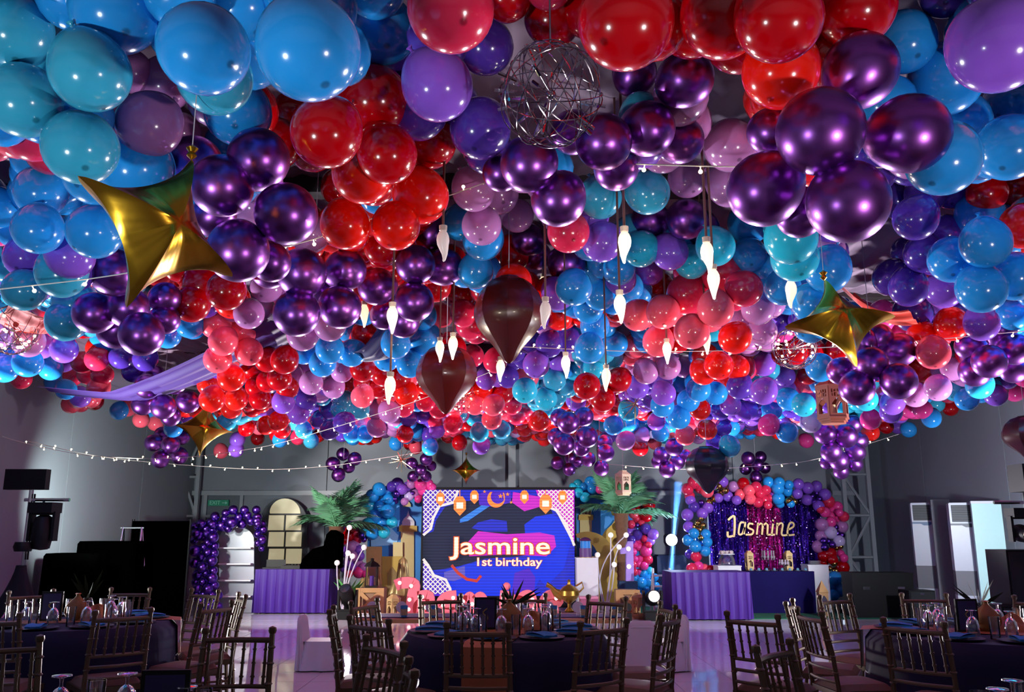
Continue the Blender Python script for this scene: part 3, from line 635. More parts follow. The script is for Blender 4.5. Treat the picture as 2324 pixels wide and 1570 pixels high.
fairy('longest fairy light string, swagged low from the left wall to centre', [(5, 990, 11.3), (60, 1006, 11.6), (200, 1033, 12.2), (380, 1040, 11.5), (560, 1020, 10.6), (690, 990, 10), (930, 915, 9.2), (1110, 845, 8.6)], .16, .010)
fairy('fairy light string above the arched window and the left palm', [(60, 1000, 11.7), (230, 1036, 13), (420, 1055, 14.5), (600, 1065, 15), (740, 1058, 15), (830, 1045, 15), (960, 1025, 15)], .22, .012)
fairy('fairy light string above the tinsel backdrop at right', [(1380, 1053, 14.5), (1560, 1065, 14.3), (1750, 1055, 14.0), (1860, 1040, 13.8), (2040, 985, 13)], .2, .012)
# the big unlit branch of bulbs tied on the left wall
# onion lanterns of eight curved card panels
def onion(label, x, y, wpx, hpx, Wd, col, seg=8):
    m = mat('card_' + col.strip('#'), col, .28, var=.12, scale=16, coat=.3)
    d = F * Wd / wpx; H = hpx * d / F / .98; c = atd(x, y, d); t = thing('onion_lantern', label, 'lantern', c, 0, 'onion-shaped card lanterns')
    prof = [(.30, .48), (.62, .42), (.86, .30), (.99, .14), (1.0, .02), (.9, -.1), (.72, -.2), (.52, -.29), (.36, -.37), (.24, -.45), (.15, -.5), (.06, -.53)]
    b = MB()
    def fn(u, v):
        k = v * (len(prof) - 1); i = min(int(k), len(prof) - 2); f = k - i
        r = prof[i][0] * (1 - f) + prof[i + 1][0] * f; z = prof[i][1] * (1 - f) + prof[i + 1][1] * f
        a = 2 * PI / seg * (u - .5) * 1.02; rr = r * Wd / 2 * (1 - .05 * (1 - (2 * u - 1) ** 2))
        return (rr * math.cos(a), rr * math.sin(a), z * H)
    me = b.grid(fn, 4, 22).mesh('panel', m); off = .35
    for k in range(seg): obj('panel', me, t, rot=(0, 0, off + 2 * PI * k / seg))
    MB().lathe([(Wd * .16, H * .475), (Wd * .16, H * .49), (Wd * .02, H * .5)], (0, 0, 0), seg).build('cap', m, t)
    MB().tube([(0, 0, H * .48), (0, 0, 4.2 - c.z)], .003, 4).build('string', m_line, t)
onion('upper maroon onion-shaped card lantern at centre', 1155, 722, 160, 192, .52, '#4a0f0d')
onion('lower maroon onion-shaped card lantern left of centre', 1013, 858, 140, 150, .52, '#5c1512')
onion('black onion-shaped card lantern above the right table', 1605, 1064, 98, 102, .55, '#0c1220')
onion('maroon onion-shaped card lantern cut by the right edge', 2332, 992, 108, 96, .55, '#3d1418')

# cut-out hexagonal lanterns
def cut_panel(w, h, t):
    """upright frame panel with an arched opening and little leaf cut-outs in the head"""
    b = MB(); sw = w * .16; b.box((-w / 2 + sw / 2, 0, h / 2), (sw, t, h)); b.box((w / 2 - sw / 2, 0, h / 2), (sw, t, h)); b.box((0, 0, h * .05), (w - 2 * sw, t, h * .1))
    iw = w / 2 - sw; zs, za = h * .42, h * .62
    b.prism([(-iw, zs), (-iw, h * .66), (0, h * .66), (0, za)], t); b.prism([(iw, zs), (0, za), (0, h * .66), (iw, h * .66)], t)
    b.box((0, 0, h * .95), (2 * iw, t, h * .1))
    for k in range(-1, 2): b.box((k * iw * .62, 0, h * .78), (iw * .22, t, h * .25))
    b.prism([(-iw, h * .74), (0, h * .80), (iw, h * .74), (iw, h * .77), (0, h * .83), (-iw, h * .77)], t)
    return b
def hexlantern(label, p, W, H, col, emit=None, stringz=None, sides=6, rz=0, group='cut-out lanterns'):
    m = mat('lantern_' + col.strip('#'), col, .55, var=.1, scale=20)
    t = thing('cutout_lantern', label, 'lantern', p, rz, group)
    R0 = W / 2; side = 2 * R0 * math.sin(PI / sides); ap = R0 * math.cos(PI / sides)
    me = cut_panel(side * .99, H * .66, W * .03).mesh('panel', m, False)
    for k in range(sides):
        a = 2 * PI * (k + .5) / sides; obj('panel', me, t, (ap * math.cos(a), ap * math.sin(a), H * .14), (0, 0, a + PI / 2))
    MB().lathe([(R0 * .82, 0), (R0 * .82, H * .05), (R0 * .95, H * .05), (R0 * .95, H * .1), (R0 * 1.06, H * .1), (R0 * 1.06, H * .14)], (0, 0, 0), sides).build('base', m, t, False)
    MB().lathe([(R0 * 1.06, H * .8), (R0 * 1.06, H * .84), (R0 * .5, H * .97), (R0 * .5, H), (R0 * .1, H)], (0, 0, 0), sides).build('roof', m, t, False)
    MB().lathe([(W * .1, H * .14), (W * .1, H * .42), (W * .02, H * .43)], (0, 0, 0), 10).build('candle', mat('candle_wax', '#d8b98a', .5), t)
    if stringz: MB().tube([(0, 0, H), (0, 0, stringz - p.z)], .003, 4).build('string', m_line, t)
    return t
p = atd(1892, 962, 9.0); hexlantern('brown wooden cut-out lantern hanging above the long chrome bunch', p, 70 * 9.0 / F, 104 * 9.0 / F, '#8a4b38', stringz=4.2)
p = atd(1415, 1124, 14.5); hexlantern('cream cut-out lantern hanging in front of the right palm', p, 38 * 14.5 / F, 56 * 14.5 / F, '#c3a988', stringz=4.2, rz=.3)
# brass starbursts
m_brass = mat('brass_rod', '#c9a976', .25, 1)
def burst(label, x, y, rp, R):
    c = atd(x, y, F * R / rp); t = thing('starburst', label, 'ornament', c, 0, 'brass starbursts'); rnd = random.Random(int(x))
    for i in range(18):
        d = Vector((rnd.gauss(0, 1), rnd.gauss(0, 1) * .8, rnd.gauss(0, 1))).normalized()
        MB().tube([(0, 0, 0), d * R * rnd.uniform(.75, 1.1)], [.007, .003], 5).build('spike', m_brass, t)
    MB().ball((0, 0, 0), .022, 8, 6).build('hub', m_brass, t)
    MB().tube([(0, 0, 0), (0, 0, 4.2 - c.z)], .002, 4).build('string', m_line, t)
burst('brass starburst ornament in front of the aqua balloons', 1441, 917, 42, .22)
burst('brass starburst ornament above the left palm', 911, 1044, 30, .22)
# coloured swags of cloth under the roof
def swag(label, pts, width, col, group='coloured ceiling swags'):
    m = mat('swag_' + col.strip('#'), col, .7, var=.15, scale=5); P = [atd(x, y, d) for x, y, d in pts]
    c = P[0].copy(); b = MB()
    def fn(u, v):
        k = u * (len(P) - 1); i = min(int(k), len(P) - 2); f = k - i; p = P[i] * (1 - f) + P[i + 1] * f
        dr = (P[-1] - P[0]).normalized(); sd = dr.cross(Vector((0, 0, 1))).normalized()
        q = p + sd * ((v - .5) * width) + Vector((0, 0, -.12 * math.sin(PI * u) - .06 * math.sin(PI * v) + .010 * math.sin(v * 24)))
        return q - c
    b.grid(fn, 30, 40); t = b.build('ceiling_swag', m, None); t.location = c; return tag(t, label, 'drape', group)
swag('violet cloth swag hanging at left behind the round chrome bunch', [(140, 882, 10.4), (300, 880, 10.0), (420, 830, 9.4), (560, 770, 8.8), (660, 735, 8.4)], .6, '#361466')
swag('coral cloth swag showing right of the right gold star', [(1920, 650, 7.6), (2000, 680, 7.4), (2080, 715, 7.2)], .55, '#f0402c')
swag('coral cloth swag showing behind the lit globe at left', [(0, 700, 7.0), (90, 705, 7.2), (170, 720, 7.4)], .7, '#c23038')
swag('dark blue cloth swag between blue and red balloons left of centre', [(800, 800, 8.6), (860, 770, 8.2), (920, 720, 7.9)], .4, '#2a2250')
# ================================================================== the stage end
m_black = mat('black_plastic', '#060607', .5, spec=.3, var=.2); m_blk2 = mat('black_cloth', '#010101', 1, spec=0); m_white = mat('white_board', '#d9dadf', .5, var=.03)
m_goldp = mat('gold_print', '#b79a4c', .35, .55, var=.12, scale=3); m_cream = mat('cream_print', '#cdbb7e', .6, var=.05, scale=3)
m_wood = mat('plywood', '#b48a55', .6, var=.15, scale=14); m_woodd = mat('crate_wood', '#8a6a4e', .65, var=.2, scale=12)
m_chr = mat('chrome', '#d8d8dc', .15, 1)
def lp(c, x, y, Y):   # pixel -> local (x, z) of the plane at depth Y about origin c
    q = aty(x, y, Y); return (q.x - c.x, q.z - c.z)
def poly(c, pts, Y): return [lp(c, x, y, Y) for x, y in pts]
def arc(cx, cy, r, a0, a1, n=14, ry=None): return [(cx + r * math.cos(math.radians(a0 + (a1 - a0) * k / n)), cy - (ry or r) * math.sin(math.radians(a0 + (a1 - a0) * k / n))) for k in range(n + 1)]

# ---- LED wall
SY = 17.5; sc0 = aty(1132, 1232, SY); sx = pxm(sc0)
scr = thing('led_screen', 'large bright video wall with lanterns and birthday lettering on the stage', 'screen', sc0)
W_ = aty(1306, 1232, SY).x - aty(958, 1232, SY).x; Zt = aty(1132, 1108, SY).z; Zb = .22
MB().box((0, .08, (Zt + Zb) / 2 - sc0.z), (W_ + .05, .12, Zt - Zb + .05)).build('casing', m_black, scr, False)
MB().box((0, .08, (Zb) / 2 - sc0.z), (W_ - .3, .3, Zb)).build('plinth', m_black, scr, False)
def screen_mat(name, c1, c2, es, scale=110):
    if name in MATS: return MATS[name]
    m = bpy.data.materials.new(name); m.use_nodes = True; nt = m.node_tree; b = nt.nodes['Principled BSDF']; tc = nt.nodes.new('ShaderNodeTexCoord')
    sp = nt.nodes.new('ShaderNodeSeparateXYZ'); nt.links.new(tc.outputs['Object'], sp.inputs[0])
    mm = nt.nodes.new('ShaderNodeMath'); mm.operation = 'MULTIPLY'; mm.inputs[1].default_value = scale; nt.links.new(sp.outputs['Z'], mm.inputs[0])
    sn = nt.nodes.new('ShaderNodeMath'); sn.operation = 'SINE'; nt.links.new(mm.outputs[0], sn.inputs[0])
    mr = nt.nodes.new('ShaderNodeMapRange'); mr.inputs['From Min'].default_value = .1; mr.inputs['From Max'].default_value = .7; nt.links.new(sn.outputs[0], mr.inputs[0])
    mx = nt.nodes.new('ShaderNodeMix'); mx.data_type = 'RGBA'; mx.inputs['A'].default_value = hx(c1); mx.inputs['B'].default_value = hx(c2)
    nt.links.new(mr.outputs[0], mx.inputs['Factor']); nt.links.new(mx.outputs['Result'], b.inputs['Emission Color'])
    b.inputs['Base Color'].default_value = (.01, .01, .012, 1); b.inputs['Roughness'].default_value = .7; b.inputs['Specular IOR Level'].default_value = .05; b.inputs['Emission Strength'].default_value = es
    MATS[name] = m; return m
s_blue = screen_mat('pixels_blue', '#2a35d8', '#2228a0', 1.0); s_dark = screen_mat('pixels_dark', '#20283a', '#171c2b', 1.0); s_pur = screen_mat('pixels_purple', '#5a2fd0', '#4a24b4', 1.0)
s_mag = screen_mat('pixels_magenta', '#e030d0', '#c426c2', 1.0); s_lblue = screen_mat('pixels_light_blue', '#3f8ef0', '#3570d8', 1.0); s_wht = screen_mat('pixels_white', '#f0e4e0', '#e8d8d4', 1.15)
s_org = screen_mat('pixels_orange', '#ff9a3c', '#ff7a2a', 1.1); s_red = screen_mat('pixels_red', '#d8401e', '#c0381c', 1.0); s_deep = screen_mat('pixels_deep_blue', '#1c3cf0', '#1a32d0', 1.0); s_crm = screen_mat('pixels_cream', '#fff0dc', '#f4e2c8', 1.25)
s_mauve = screen_mat('pixels_mauve', '#6a62c8', '#5a50b4', 1.0)
layer = [0]
def sshape(name, pts, m, t=.004):
    layer[0] += .0022
    return MB().prism(poly(sc0, pts, SY), t).build(name, m, scr, False, loc=(0, -layer[0], 0))
yb = 1352
sshape('picture_ground', [(960, yb), (1304, yb), (1304, 1111), (960, 1111)], s_blue)
sshape('picture_shape', [(960, 1296), (960, 1215), (984, 1205), (990, 1180), (1010, 1150), (1050, 1138), (1132, 1128), (1200, 1134), (1252, 1158), (1262, 1200), (1240, 1250), (1180, 1262), (1100, 1268), (1040, 1285), (1000, 1292)], s_dark)
sshape('picture_shape', [(1190, 1190), (1215, 1172), (1252, 1166), (1290, 1190), (1297, 1225), (1280, 1290), (1240, 1330), (1210, 1300), (1195, 1250)], s_deep)
sshape('picture_shape', [(1065, 1262), (1150, 1258), (1240, 1262), (1262, 1240), (1258, 1215), (1225, 1208), (1150, 1212), (1085, 1205), (1060, 1232)], s_mag)
sshape('picture_shape', [(1070, 1198), (1085, 1185), (1115, 1178), (1150, 1182), (1152, 1206), (1100, 1206)], s_blue)
sshape('picture_shape', [(1012, 1292), (1080, 1276), (1190, 1270), (1232, 1300), (1205, yb), (1012, yb)], s_deep)
sshape('picture_shape', [(1160, yb), (1168, 1300), (1200, 1288), (1215, 1310), (1212, yb)], s_pur)
sshape('picture_shape', [(1008, 1298), (1055, 1284), (1056, 1310), (1030, 1318), (1008, 1316)], s_mauve)
sshape('picture_shape', [(1044, 1178), (1100, 1142), (1112, 1148), (1062, 1182), (1044, 1186)], s_lblue)
sshape('picture_shape', [(1164, 1116), (1230, 1128), (1225, 1150), (1190, 1160), (1162, 1140)], s_mag)
sshape('picture_shape', [(1085, 1122), (1100, 1115), (1160, 1115), (1160, 1140), (1120, 1150), (1088, 1146)], s_pur)
rib = MB().ribbon(poly(sc0, [(1025, 1282), (1040, 1300), (1060, 1314), (1082, 1318), (1092, 1306)], SY), .055, .004); layer[0] += .003
rib.build('picture_ribbon', s_red, scr, False, loc=(0, -layer[0], 0))
sshape('picture_shape', [(1266, 1168), (1303, 1150), (1303, 1240), (1288, 1210)], s_wht)
# lattice corners: coloured ground and white diamond strapwork
def lattice_patch(pts, ground, step):
    sshape('lattice_ground', pts, ground); layer[0] += .003
    xs = [p[0] for p in pts]; ys = [p[1] for p in pts]; b = MB()
    def inside(x, y):
        c = False; j = len(pts) - 1
        for i in range(len(pts)):
            if (pts[i][1] > y) != (pts[j][1] > y) and x < (pts[j][0] - pts[i][0]) * (y - pts[i][1]) / (pts[j][1] - pts[i][1]) + pts[i][0]: c = not c
            j = i
        return c
    x = min(xs) - 4
    rows = int((max(ys) - min(ys)) / step) + 2; cols = int((max(xs) - min(xs)) / step) + 2
    for i in range(cols):
        for j in range(rows):
            cx = min(xs) + i * step; cy = min(ys) + j * step; h = step / 2
            for a, e in (((cx - h, cy), (cx, cy - h)), ((cx, cy - h), (cx + h, cy)), ((cx + h, cy), (cx, cy + h)), ((cx, cy + h), (cx - h, cy))):
                if inside(*a) and inside(*e): b.ribbon(poly(sc0, [a, e], SY), .02, .003)
    b.build('lattice', s_wht, scr, False, loc=(0, -layer[0], 0)); layer[0] += .002
lattice_patch([(961, 1112), (1040, 1112), (1030, 1140), (998, 1148), (984, 1175), (978, 1200), (961, 1212)], s_pur, 11)
lattice_patch([(1216, 1112), (1303, 1112), (1303, 1236), (1285, 1190), (1262, 1158), (1225, 1140)], s_mag, 10)
lattice_patch([(961, 1270), (972, 1282), (985, 1305), (1012, 1315), (1022, 1335), (1022, yb), (961, yb)], s_pur, 11)
for pth in ([(1040, 1113), (1030, 1140), (998, 1148), (984, 1175), (978, 1200), (961, 1214)], [(961, 1268), (972, 1282), (985, 1305), (1012, 1315), (1022, 1335), (1024, yb)], [(1303, 1238), (1285, 1190), (1262, 1158), (1225, 1142)]):
    layer[0] += .002; MB().ribbon(poly(sc0, pth, SY), .05, .004).build('picture_border', s_wht, scr, False, loc=(0, -layer[0], 0))
for x, y, s in ((1000, 1132, .8), (1044, 1146, 1.15), (1077, 1127, .8), (1190, 1127, .8), (1238, 1142, 1.15), (1276, 1128, .8)):
    h = 17 * s; v = 12 * s
    sshape('pictured_lantern', [(x - v, y - h * .45), (x - v * .5, y - h), (x + v * .5, y - h), (x + v, y - h * .45), (x + v, y + h * .5), (x, y + h * 1.25), (x - v, y + h * .5)], s_org)
    sshape('lantern_light', [(x - v * .55, y - h * .3), (x + v * .55, y - h * .3), (x + v * .55, y + h * .4), (x - v * .55, y + h * .4)], s_crm)
    sshape('lantern_chain', [(x - 1, y - h), (x + 1, y - h), (x + 1, 1112), (x - 1, 1112)], s_org)
sshape('crescent', arc(1126, 1132, 20, 130, 400, 18) + arc(1130, 1127, 16, 395, 140, 18), s_org)
for x, y, r in ((1136, 1126, 6), (1152, 1122, 5), (1100, 1116, 4), (1160, 1140, 4)):
    sshape('pictured_star', [(x + (r if k % 2 == 0 else r * .42) * math.sin(PI * k / 5), y - (r if k % 2 == 0 else r * .42) * math.cos(PI * k / 5)) for k in range(10)], s_org)
def swrite(body, x, y, size, squash=1.0):
    q = lp(sc0, x, y, SY)
    for off, m, dy in ((.07, s_red, 0), (.035, s_org, .003), (0.0, s_crm, .006)):
        layer[0] += .003
        cu = bpy.data.curves.new('lettering', 'FONT'); cu.body = body; cu.size = size; cu.extrude = .001; cu.align_x = 'CENTER'; cu.align_y = 'CENTER'; cu.offset = (.02 + off) * size * .5; cu.resolution_u = 3
        t = bpy.data.objects.new('lettering', cu); COL.objects.link(t); bpy.context.view_layer.update()
        me = bpy.data.meshes.new_from_object(t.evaluated_get(bpy.context.evaluated_depsgraph_get())); bpy.data.objects.remove(t); me.materials.clear(); me.materials.append(m)
        me.transform(Matrix.Rotation(PI / 2, 4, 'X')); obj('lettering', me, scr, (q[0], -layer[0] - .004, q[1]), None, (squash, 1, 1))
swrite('Jasmine', 1138, 1240, .47, 1.36); swrite('1st', 1097, 1275, .22, 1.25); swrite('birthday', 1177, 1275, .22, 1.25)
l = bpy.data.lights.new('screen_light', 'AREA'); l.shape = 'RECTANGLE'; l.size = W_ * .95; l.size_y = (Zt - Zb) * .9; l.energy = 38; l.color = (.45, .42, 1.0)
o = bpy.data.objects.new('screen_light', l); COL.objects.link(o); o.location = (sc0.x, SY - .12, (Zt + Zb) / 2); o.rotation_euler = (PI / 2, 0, 0)

# ---- printed castle boards either side of the screen
m_sky = mat('printed_sky', '#2f86cf', .5, var=.25, scale=1.4)
def board(label, x0, x1, ytop, Y, shapes, group=None):
    c = aty((x0 + x1) / 2, ytop, Y); c.z = 0; wl = aty(x0, ytop, Y).x - c.x; wr = aty(x1, ytop, Y).x - c.x; h = aty(x0, ytop, Y).z
    t = thing('castle_board', label, 'backdrop board', c)
    MB().box(((wl + wr) / 2, .03, h / 2), (wr - wl, .04, h)).build('sky_panel', m_sky, t, False)
    k = 0
    for nm, m, pts in shapes:
        k += .008; MB().prism(poly(c, pts, Y), .01).build(nm, m, t, False, loc=(0, -k - .004, 0))
    return t
def tower(x0, x1, yt, yb_): # shaft with gallery and dome
    xm = (x0 + x1) / 2; w2 = (x1 - x0)
    return [('tower', m_cream, [(x0, yb_), (x1, yb_), (x1, yt + 40), (x0, yt + 40)]), ('gallery', m_goldp, [(x0 - 3, yt + 40), (x1 + 3, yt + 40), (x1 + 3, yt + 28), (x0 - 3, yt + 28)]),
            ('lantern_room', m_cream, [(x0 + 1, yt + 28), (x1 - 1, yt + 28), (x1 - 1, yt + 10), (x0 + 1, yt + 10)])] + \
           [('tower_window', m_woodd, [(x, yt + 27), (x + w2 * .2, yt + 27), (x + w2 * .2, yt + 16), (x + w2 * .1, yt + 13), (x, yt + 16)]) for x in (x0 + w2 * .1, x0 + w2 * .4, x0 + w2 * .7)] + \
           [('cornice', m_goldp, [(x0 - 2, yt + 10), (x1 + 2, yt + 10), (x1 + 1, yt + 4), (x0 - 1, yt + 4)])]
def dome(xc, yb_, r, ytip): return [(xc - r, yb_), (xc + r, yb_), (xc + r, yb_ - r * .6), (xc + r * .7, yb_ - r * 1.1), (xc + r * .25, yb_ - r * 1.5), (xc, ytip), (xc - r * .25, yb_ - r * 1.5), (xc - r * .7, yb_ - r * 1.1), (xc - r, yb_ - r * .6)]
Yb = 17.95
board('blue castle board with pale domes left of the video wall', 838, 958, 1112, Yb,
      [('cloud', mat('printed_cloud', '#8fc4ec', .5), [(842, 1240), (900, 1236), (905, 1215), (880, 1190), (850, 1200), (842, 1220)]),
       ('tower', m_cream, [(910, 1390), (940, 1390), (940, 1190), (910, 1190)]), ('gallery', m_goldp, [(906, 1206), (947, 1206), (947, 1193), (906, 1193)]),
       ('dome', m_white, dome(927, 1192, 14, 1158)), ('spire_shape', m_cream, dome(924, 1150, 9, 1120)),
       ('block', m_wood, [(832, 1390), (868, 1390), (868, 1240), (832, 1240)]), ('block', m_goldp, [(868, 1390), (915, 1390), (915, 1262), (868, 1262)]), ('arch', mat('printed_shade', '#7d6432', .6), [(880, 1390), (902, 1390), (902, 1300), (891, 1285), (880, 1300)]),
       ('block', m_cream, [(893, 1262), (915, 1262), (915, 1230), (893, 1230)])])
board('blue castle board with minaret and gold dome right of the video wall', 1304, 1446, 1112, Yb,
      tower(1316, 1343, 1140, 1390) + [('dome', m_goldp, dome(1396, 1240, 33, 1178)), ('dome_base', m_goldp, [(1363, 1390), (1432, 1390), (1432, 1240), (1363, 1240)]), ('moon', m_goldp, arc(1393, 1163, 7, 110, 330, 10) + arc(1396, 1160, 5, 325, 115, 10)),
                                      ('block', m_cream, [(1306, 1390), (1360, 1390), (1360, 1262), (1306, 1262)])])
# gold crescent moon board
p = aty(1343, 1300, 17.2); cm = thing('crescent_board', 'tall gold crescent moon board behind the white pedestal', 'stage prop', (p.x, p.y, 0))
c0 = Vector((p.x, p.y, 0)); MB().prism(poly(c0, arc(1333, 1268, 62, 115, -75, 22) + arc(1308, 1270, 50, -58, 88, 20), 17.2), .04).build('crescent', mat('brushed_gold', '#c8a85c', .22, .9, var=.15, scale=6), cm, False)
MB().box((0, .05, .1), (.5, .3, .04)).build('foot', m_goldp, cm, False)
# ---- balloon garlands
def garland(label, Y, items, group='balloon garlands', name='balloon_garland'):
    P0 = aty(items[0][0], items[0][1], Y); P0.z = 0; t = thing(name, label, 'balloons', P0, 0, group)
    for x, y, r, c in items:
        q = aty(x, y, Y + R_.uniform(-.12, .12)); rr = r / pxm(q)
        me = CHS_ME if c == 'C' else CG_ME if c == 'G' else BMS[c]
        ax = Vector((R_.gauss(0, .5), 1, R_.gauss(0, .5))).normalized(); obj('balloon', me, t, q - P0, ax.to_track_quat('Z', 'Y').to_euler(), rr)
    return t
def along(path, w, n, rmin, rmax, cols, seed=1):
    rnd = random.Random(seed); out = []; L = [0]
    for i in range(1, len(path)): L.append(L[-1] + math.hypot(path[i][0] - path[i - 1][0], path[i][1] - path[i - 1][1]))
    tries = 0
    while len(out) < n and tries < n * 60:
        tries += 1; s = rnd.uniform(0, L[-1]); i = max(k for k in range(len(L)) if L[k] <= s); i = min(i, len(path) - 2); f = (s - L[i]) / (L[i + 1] - L[i])
        x = path[i][0] * (1 - f) + path[i + 1][0] * f + rnd.uniform(-w, w); y = path[i][1] * (1 - f) + path[i + 1][1] * f + rnd.uniform(-w, w); r = rnd.uniform(rmin, rmax)
        if any(math.hypot(x - a, y - b) < (r + e) * .68 for a, b, e, _ in out): continue
        c = cols(s / L[-1], rnd) if callable(cols) else cols; out.append((x, y, r, c))
    return out
g1 = along([(475, 1385), (466, 1320), (462, 1260), (465, 1205)], 24, 62, 9, 14, 'C', 3) + along([(465, 1200), (500, 1184), (545, 1172), (580, 1172)], 17, 20, 9, 14, 'C', 4) + along([(588, 1185), (592, 1240)], 9, 14, 7, 11, 'C', 5)
garland('all-purple chrome balloon garland arching over the white shelf board', 15.9, g1)
RA = '''1587,1302,14,K 1570,1290,13,M 1600,1292,13,K 1585,1285,12,H 1565,1298,9,G 1576,1292,9,G 1590,1300,9,G 1612,1292,10,R 1580,1262,13,M 1566,1258,12,P 1600,1250,13,B 1578,1240,14,B 1562,1226,13,B 1590,1222,14,B 1605,1230,12,B 1575,1210,12,B 1602,1212,12,B
1580,1220,8,G 1592,1220,8,G 1574,1196,8,G 1584,1186,8,G 1592,1176,7,G 1588,1202,8,G 1596,1192,7,G 1563,1195,13,V 1560,1168,14,V 1575,1150,13,P 1594,1165,13,V 1606,1152,13,V 1567,1135,12,V 1586,1150,7,C 1592,1140,7,C 1600,1150,7,C 1610,1140,8,G 1622,1132,8,G
1560,1110,14,M 1575,1095,15,M 1590,1105,15,M 1605,1115,15,K 1565,1125,12,M 1598,1090,13,M 1615,1100,12,V 1640,1093,13,V 1632,1103,8,G 1644,1101,8,G 1637,1118,8,G 1646,1113,8,G 1652,1126,12,V 1664,1104,13,L 1630,1130,11,V 1672,1135,11,V
1687,1097,14,R 1700,1113,14,K 1680,1122,13,K 1703,1132,13,K 1716,1105,13,M 1725,1120,13,M 1738,1112,12,M 1720,1140,12,M 1735,1135,12,M 1748,1130,11,M 1743,1146,10,M 1757,1120,11,V
1744,1095,14,B 1768,1095,13,B 1765,1108,15,B 1787,1114,13,B 1766,1131,15,B 1790,1100,11,B 1770,1142,11,B 1795,1143,9,B 1790,1136,8,G 1800,1128,8,G 1803,1138,8,G 1793,1143,8,G 1812,1098,13,V 1833,1107,14,V 1853,1103,13,V 1810,1120,12,V 1832,1134,13,V 1872,1122,14,V 1858,1148,13,V
1843,1126,7,C 1853,1119,7,C 1860,1132,7,C 1849,1138,7,C 1880,1138,15,M 1900,1150,13,H 1872,1162,12,H 1890,1158,10,H 1886,1170,10,H 1905,1163,9,H 1902,1175,10,H 1915,1172,12,M 1886,1184,12,H 1862,1155,10,M
1865,1190,15,L 1885,1208,15,W 1910,1195,15,L 1864,1215,14,L 1904,1228,14,W 1858,1240,15,L 1897,1196,7,C 1909,1202,8,C 1900,1210,8,C 1911,1214,7,C 1870,1227,8,C 1872,1242,9,C 1889,1236,8,C 1880,1228,7,C 1899,1243,6,G 1908,1240,6,G
1885,1256,14,R 1870,1262,14,R 1908,1256,9,H 1915,1266,10,H 1868,1276,12,R 1893,1278,8,G 1884,1290,6,G 1897,1295,9,G 1912,1287,16,R 1890,1270,12,R 1895,1312,16,B 1912,1308,12,B 1905,1338,16,B 1922,1342,14,B 1892,1350,13,B 1885,1330,11,B'''
garland('multicoloured balloon arch around the tinsel backdrop at right', 17.0, [(float(a.split(',')[0]), float(a.split(',')[1]), float(a.split(',')[2]), a.split(',')[3]) for a in RA.split()])
RS = '''1300,1104,9,A 1312,1098,11,A 1325,1104,10,B 1340,1094,14,B 1345,1108,13,B 1312,1118,12,A 1328,1128,12,A 1372,1100,12,M 1382,1112,13,H 1362,1110,11,H 1390,1122,10,M
1472,1146,15,R 1452,1160,14,R 1466,1170,15,R 1448,1142,8,H 1438,1165,12,K 1445,1178,10,M 1432,1190,10,M 1455,1188,9,M 1435,1208,14,V 1465,1200,13,P 1446,1192,6,C 1462,1193,7,C 1467,1212,6,C 1446,1214,13,P 1482,1212,13,V 1475,1226,12,V 1432,1225,11,P
1449,1225,9,H 1462,1222,8,M 1440,1235,9,H 1450,1242,9,H 1466,1250,14,H 1456,1238,8,M 1472,1236,8,M 1437,1252,9,H 1452,1268,9,H 1470,1270,12,M 1441,1268,8,H 1450,1280,8,H 1462,1284,10,H 1436,1282,10,M 1452,1298,9,H 1440,1298,9,M 1468,1236,9,H
1440,1312,12,B 1460,1302,10,B 1475,1296,10,A 1472,1318,15,B 1486,1310,9,B 1455,1322,13,B 1468,1338,14,B 1445,1340,13,B 1487,1330,11,B 1475,1352,12,A 1450,1355,13,B'''
def toks(s): return [(float(a.split(',')[0]), float(a.split(',')[1]), float(a.split(',')[2]), a.split(',')[3]) for a in s.split()]
garland('balloon garland running from the screen corner down beside the right palm', 17.55, toks(RS))
LS = '''890,1104,13,P 902,1098,15,P 912,1110,13,V 925,1104,12,V 934,1098,11,L 936,1092,12,H 955,1100,14,H 972,1098,12,H 980,1106,11,H 960,1113,12,H 943,1120,12,L 967,1124,10,H 950,1132,10,H 928,1126,11,W 918,1138,9,L 900,1120,8,C 908,1112,6,C 912,1126,6,C 896,1132,6,C 940,1112,5,C 950,1115,5,C 936,1119,5,C 878,1116,14,B 882,1132,13,B 870,1140,12,B 890,1140,8,B 898,1138,6,C
860,1110,16,B 845,1125,16,B 838,1148,17,A 862,1150,15,B 880,1160,16,B 850,1172,17,B 835,1190,16,A 868,1185,15,B 890,1185,13,A 846,1210,15,B 872,1208,14,A
790,1188,8,C 783,1196,7,C 798,1200,15,R 806,1208,12,M 790,1215,14,R 812,1222,12,M 780,1225,11,R 820,1214,7,C 826,1224,7,C 834,1217,6,C 805,1235,12,L 814,1248,12,V 796,1240,13,L 785,1252,13,V 818,1262,10,V 800,1262,12,L 790,1275,12,V 812,1280,13,L 806,1262,6,G 812,1270,6,G 824,1288,12,L 800,1288,10,V 815,1298,14,H 828,1302,9,H 792,1302,9,K 780,1290,9,V'''
garland('balloon garland of blue, pink and violet rising left of the castle board', 17.6, toks(LS))

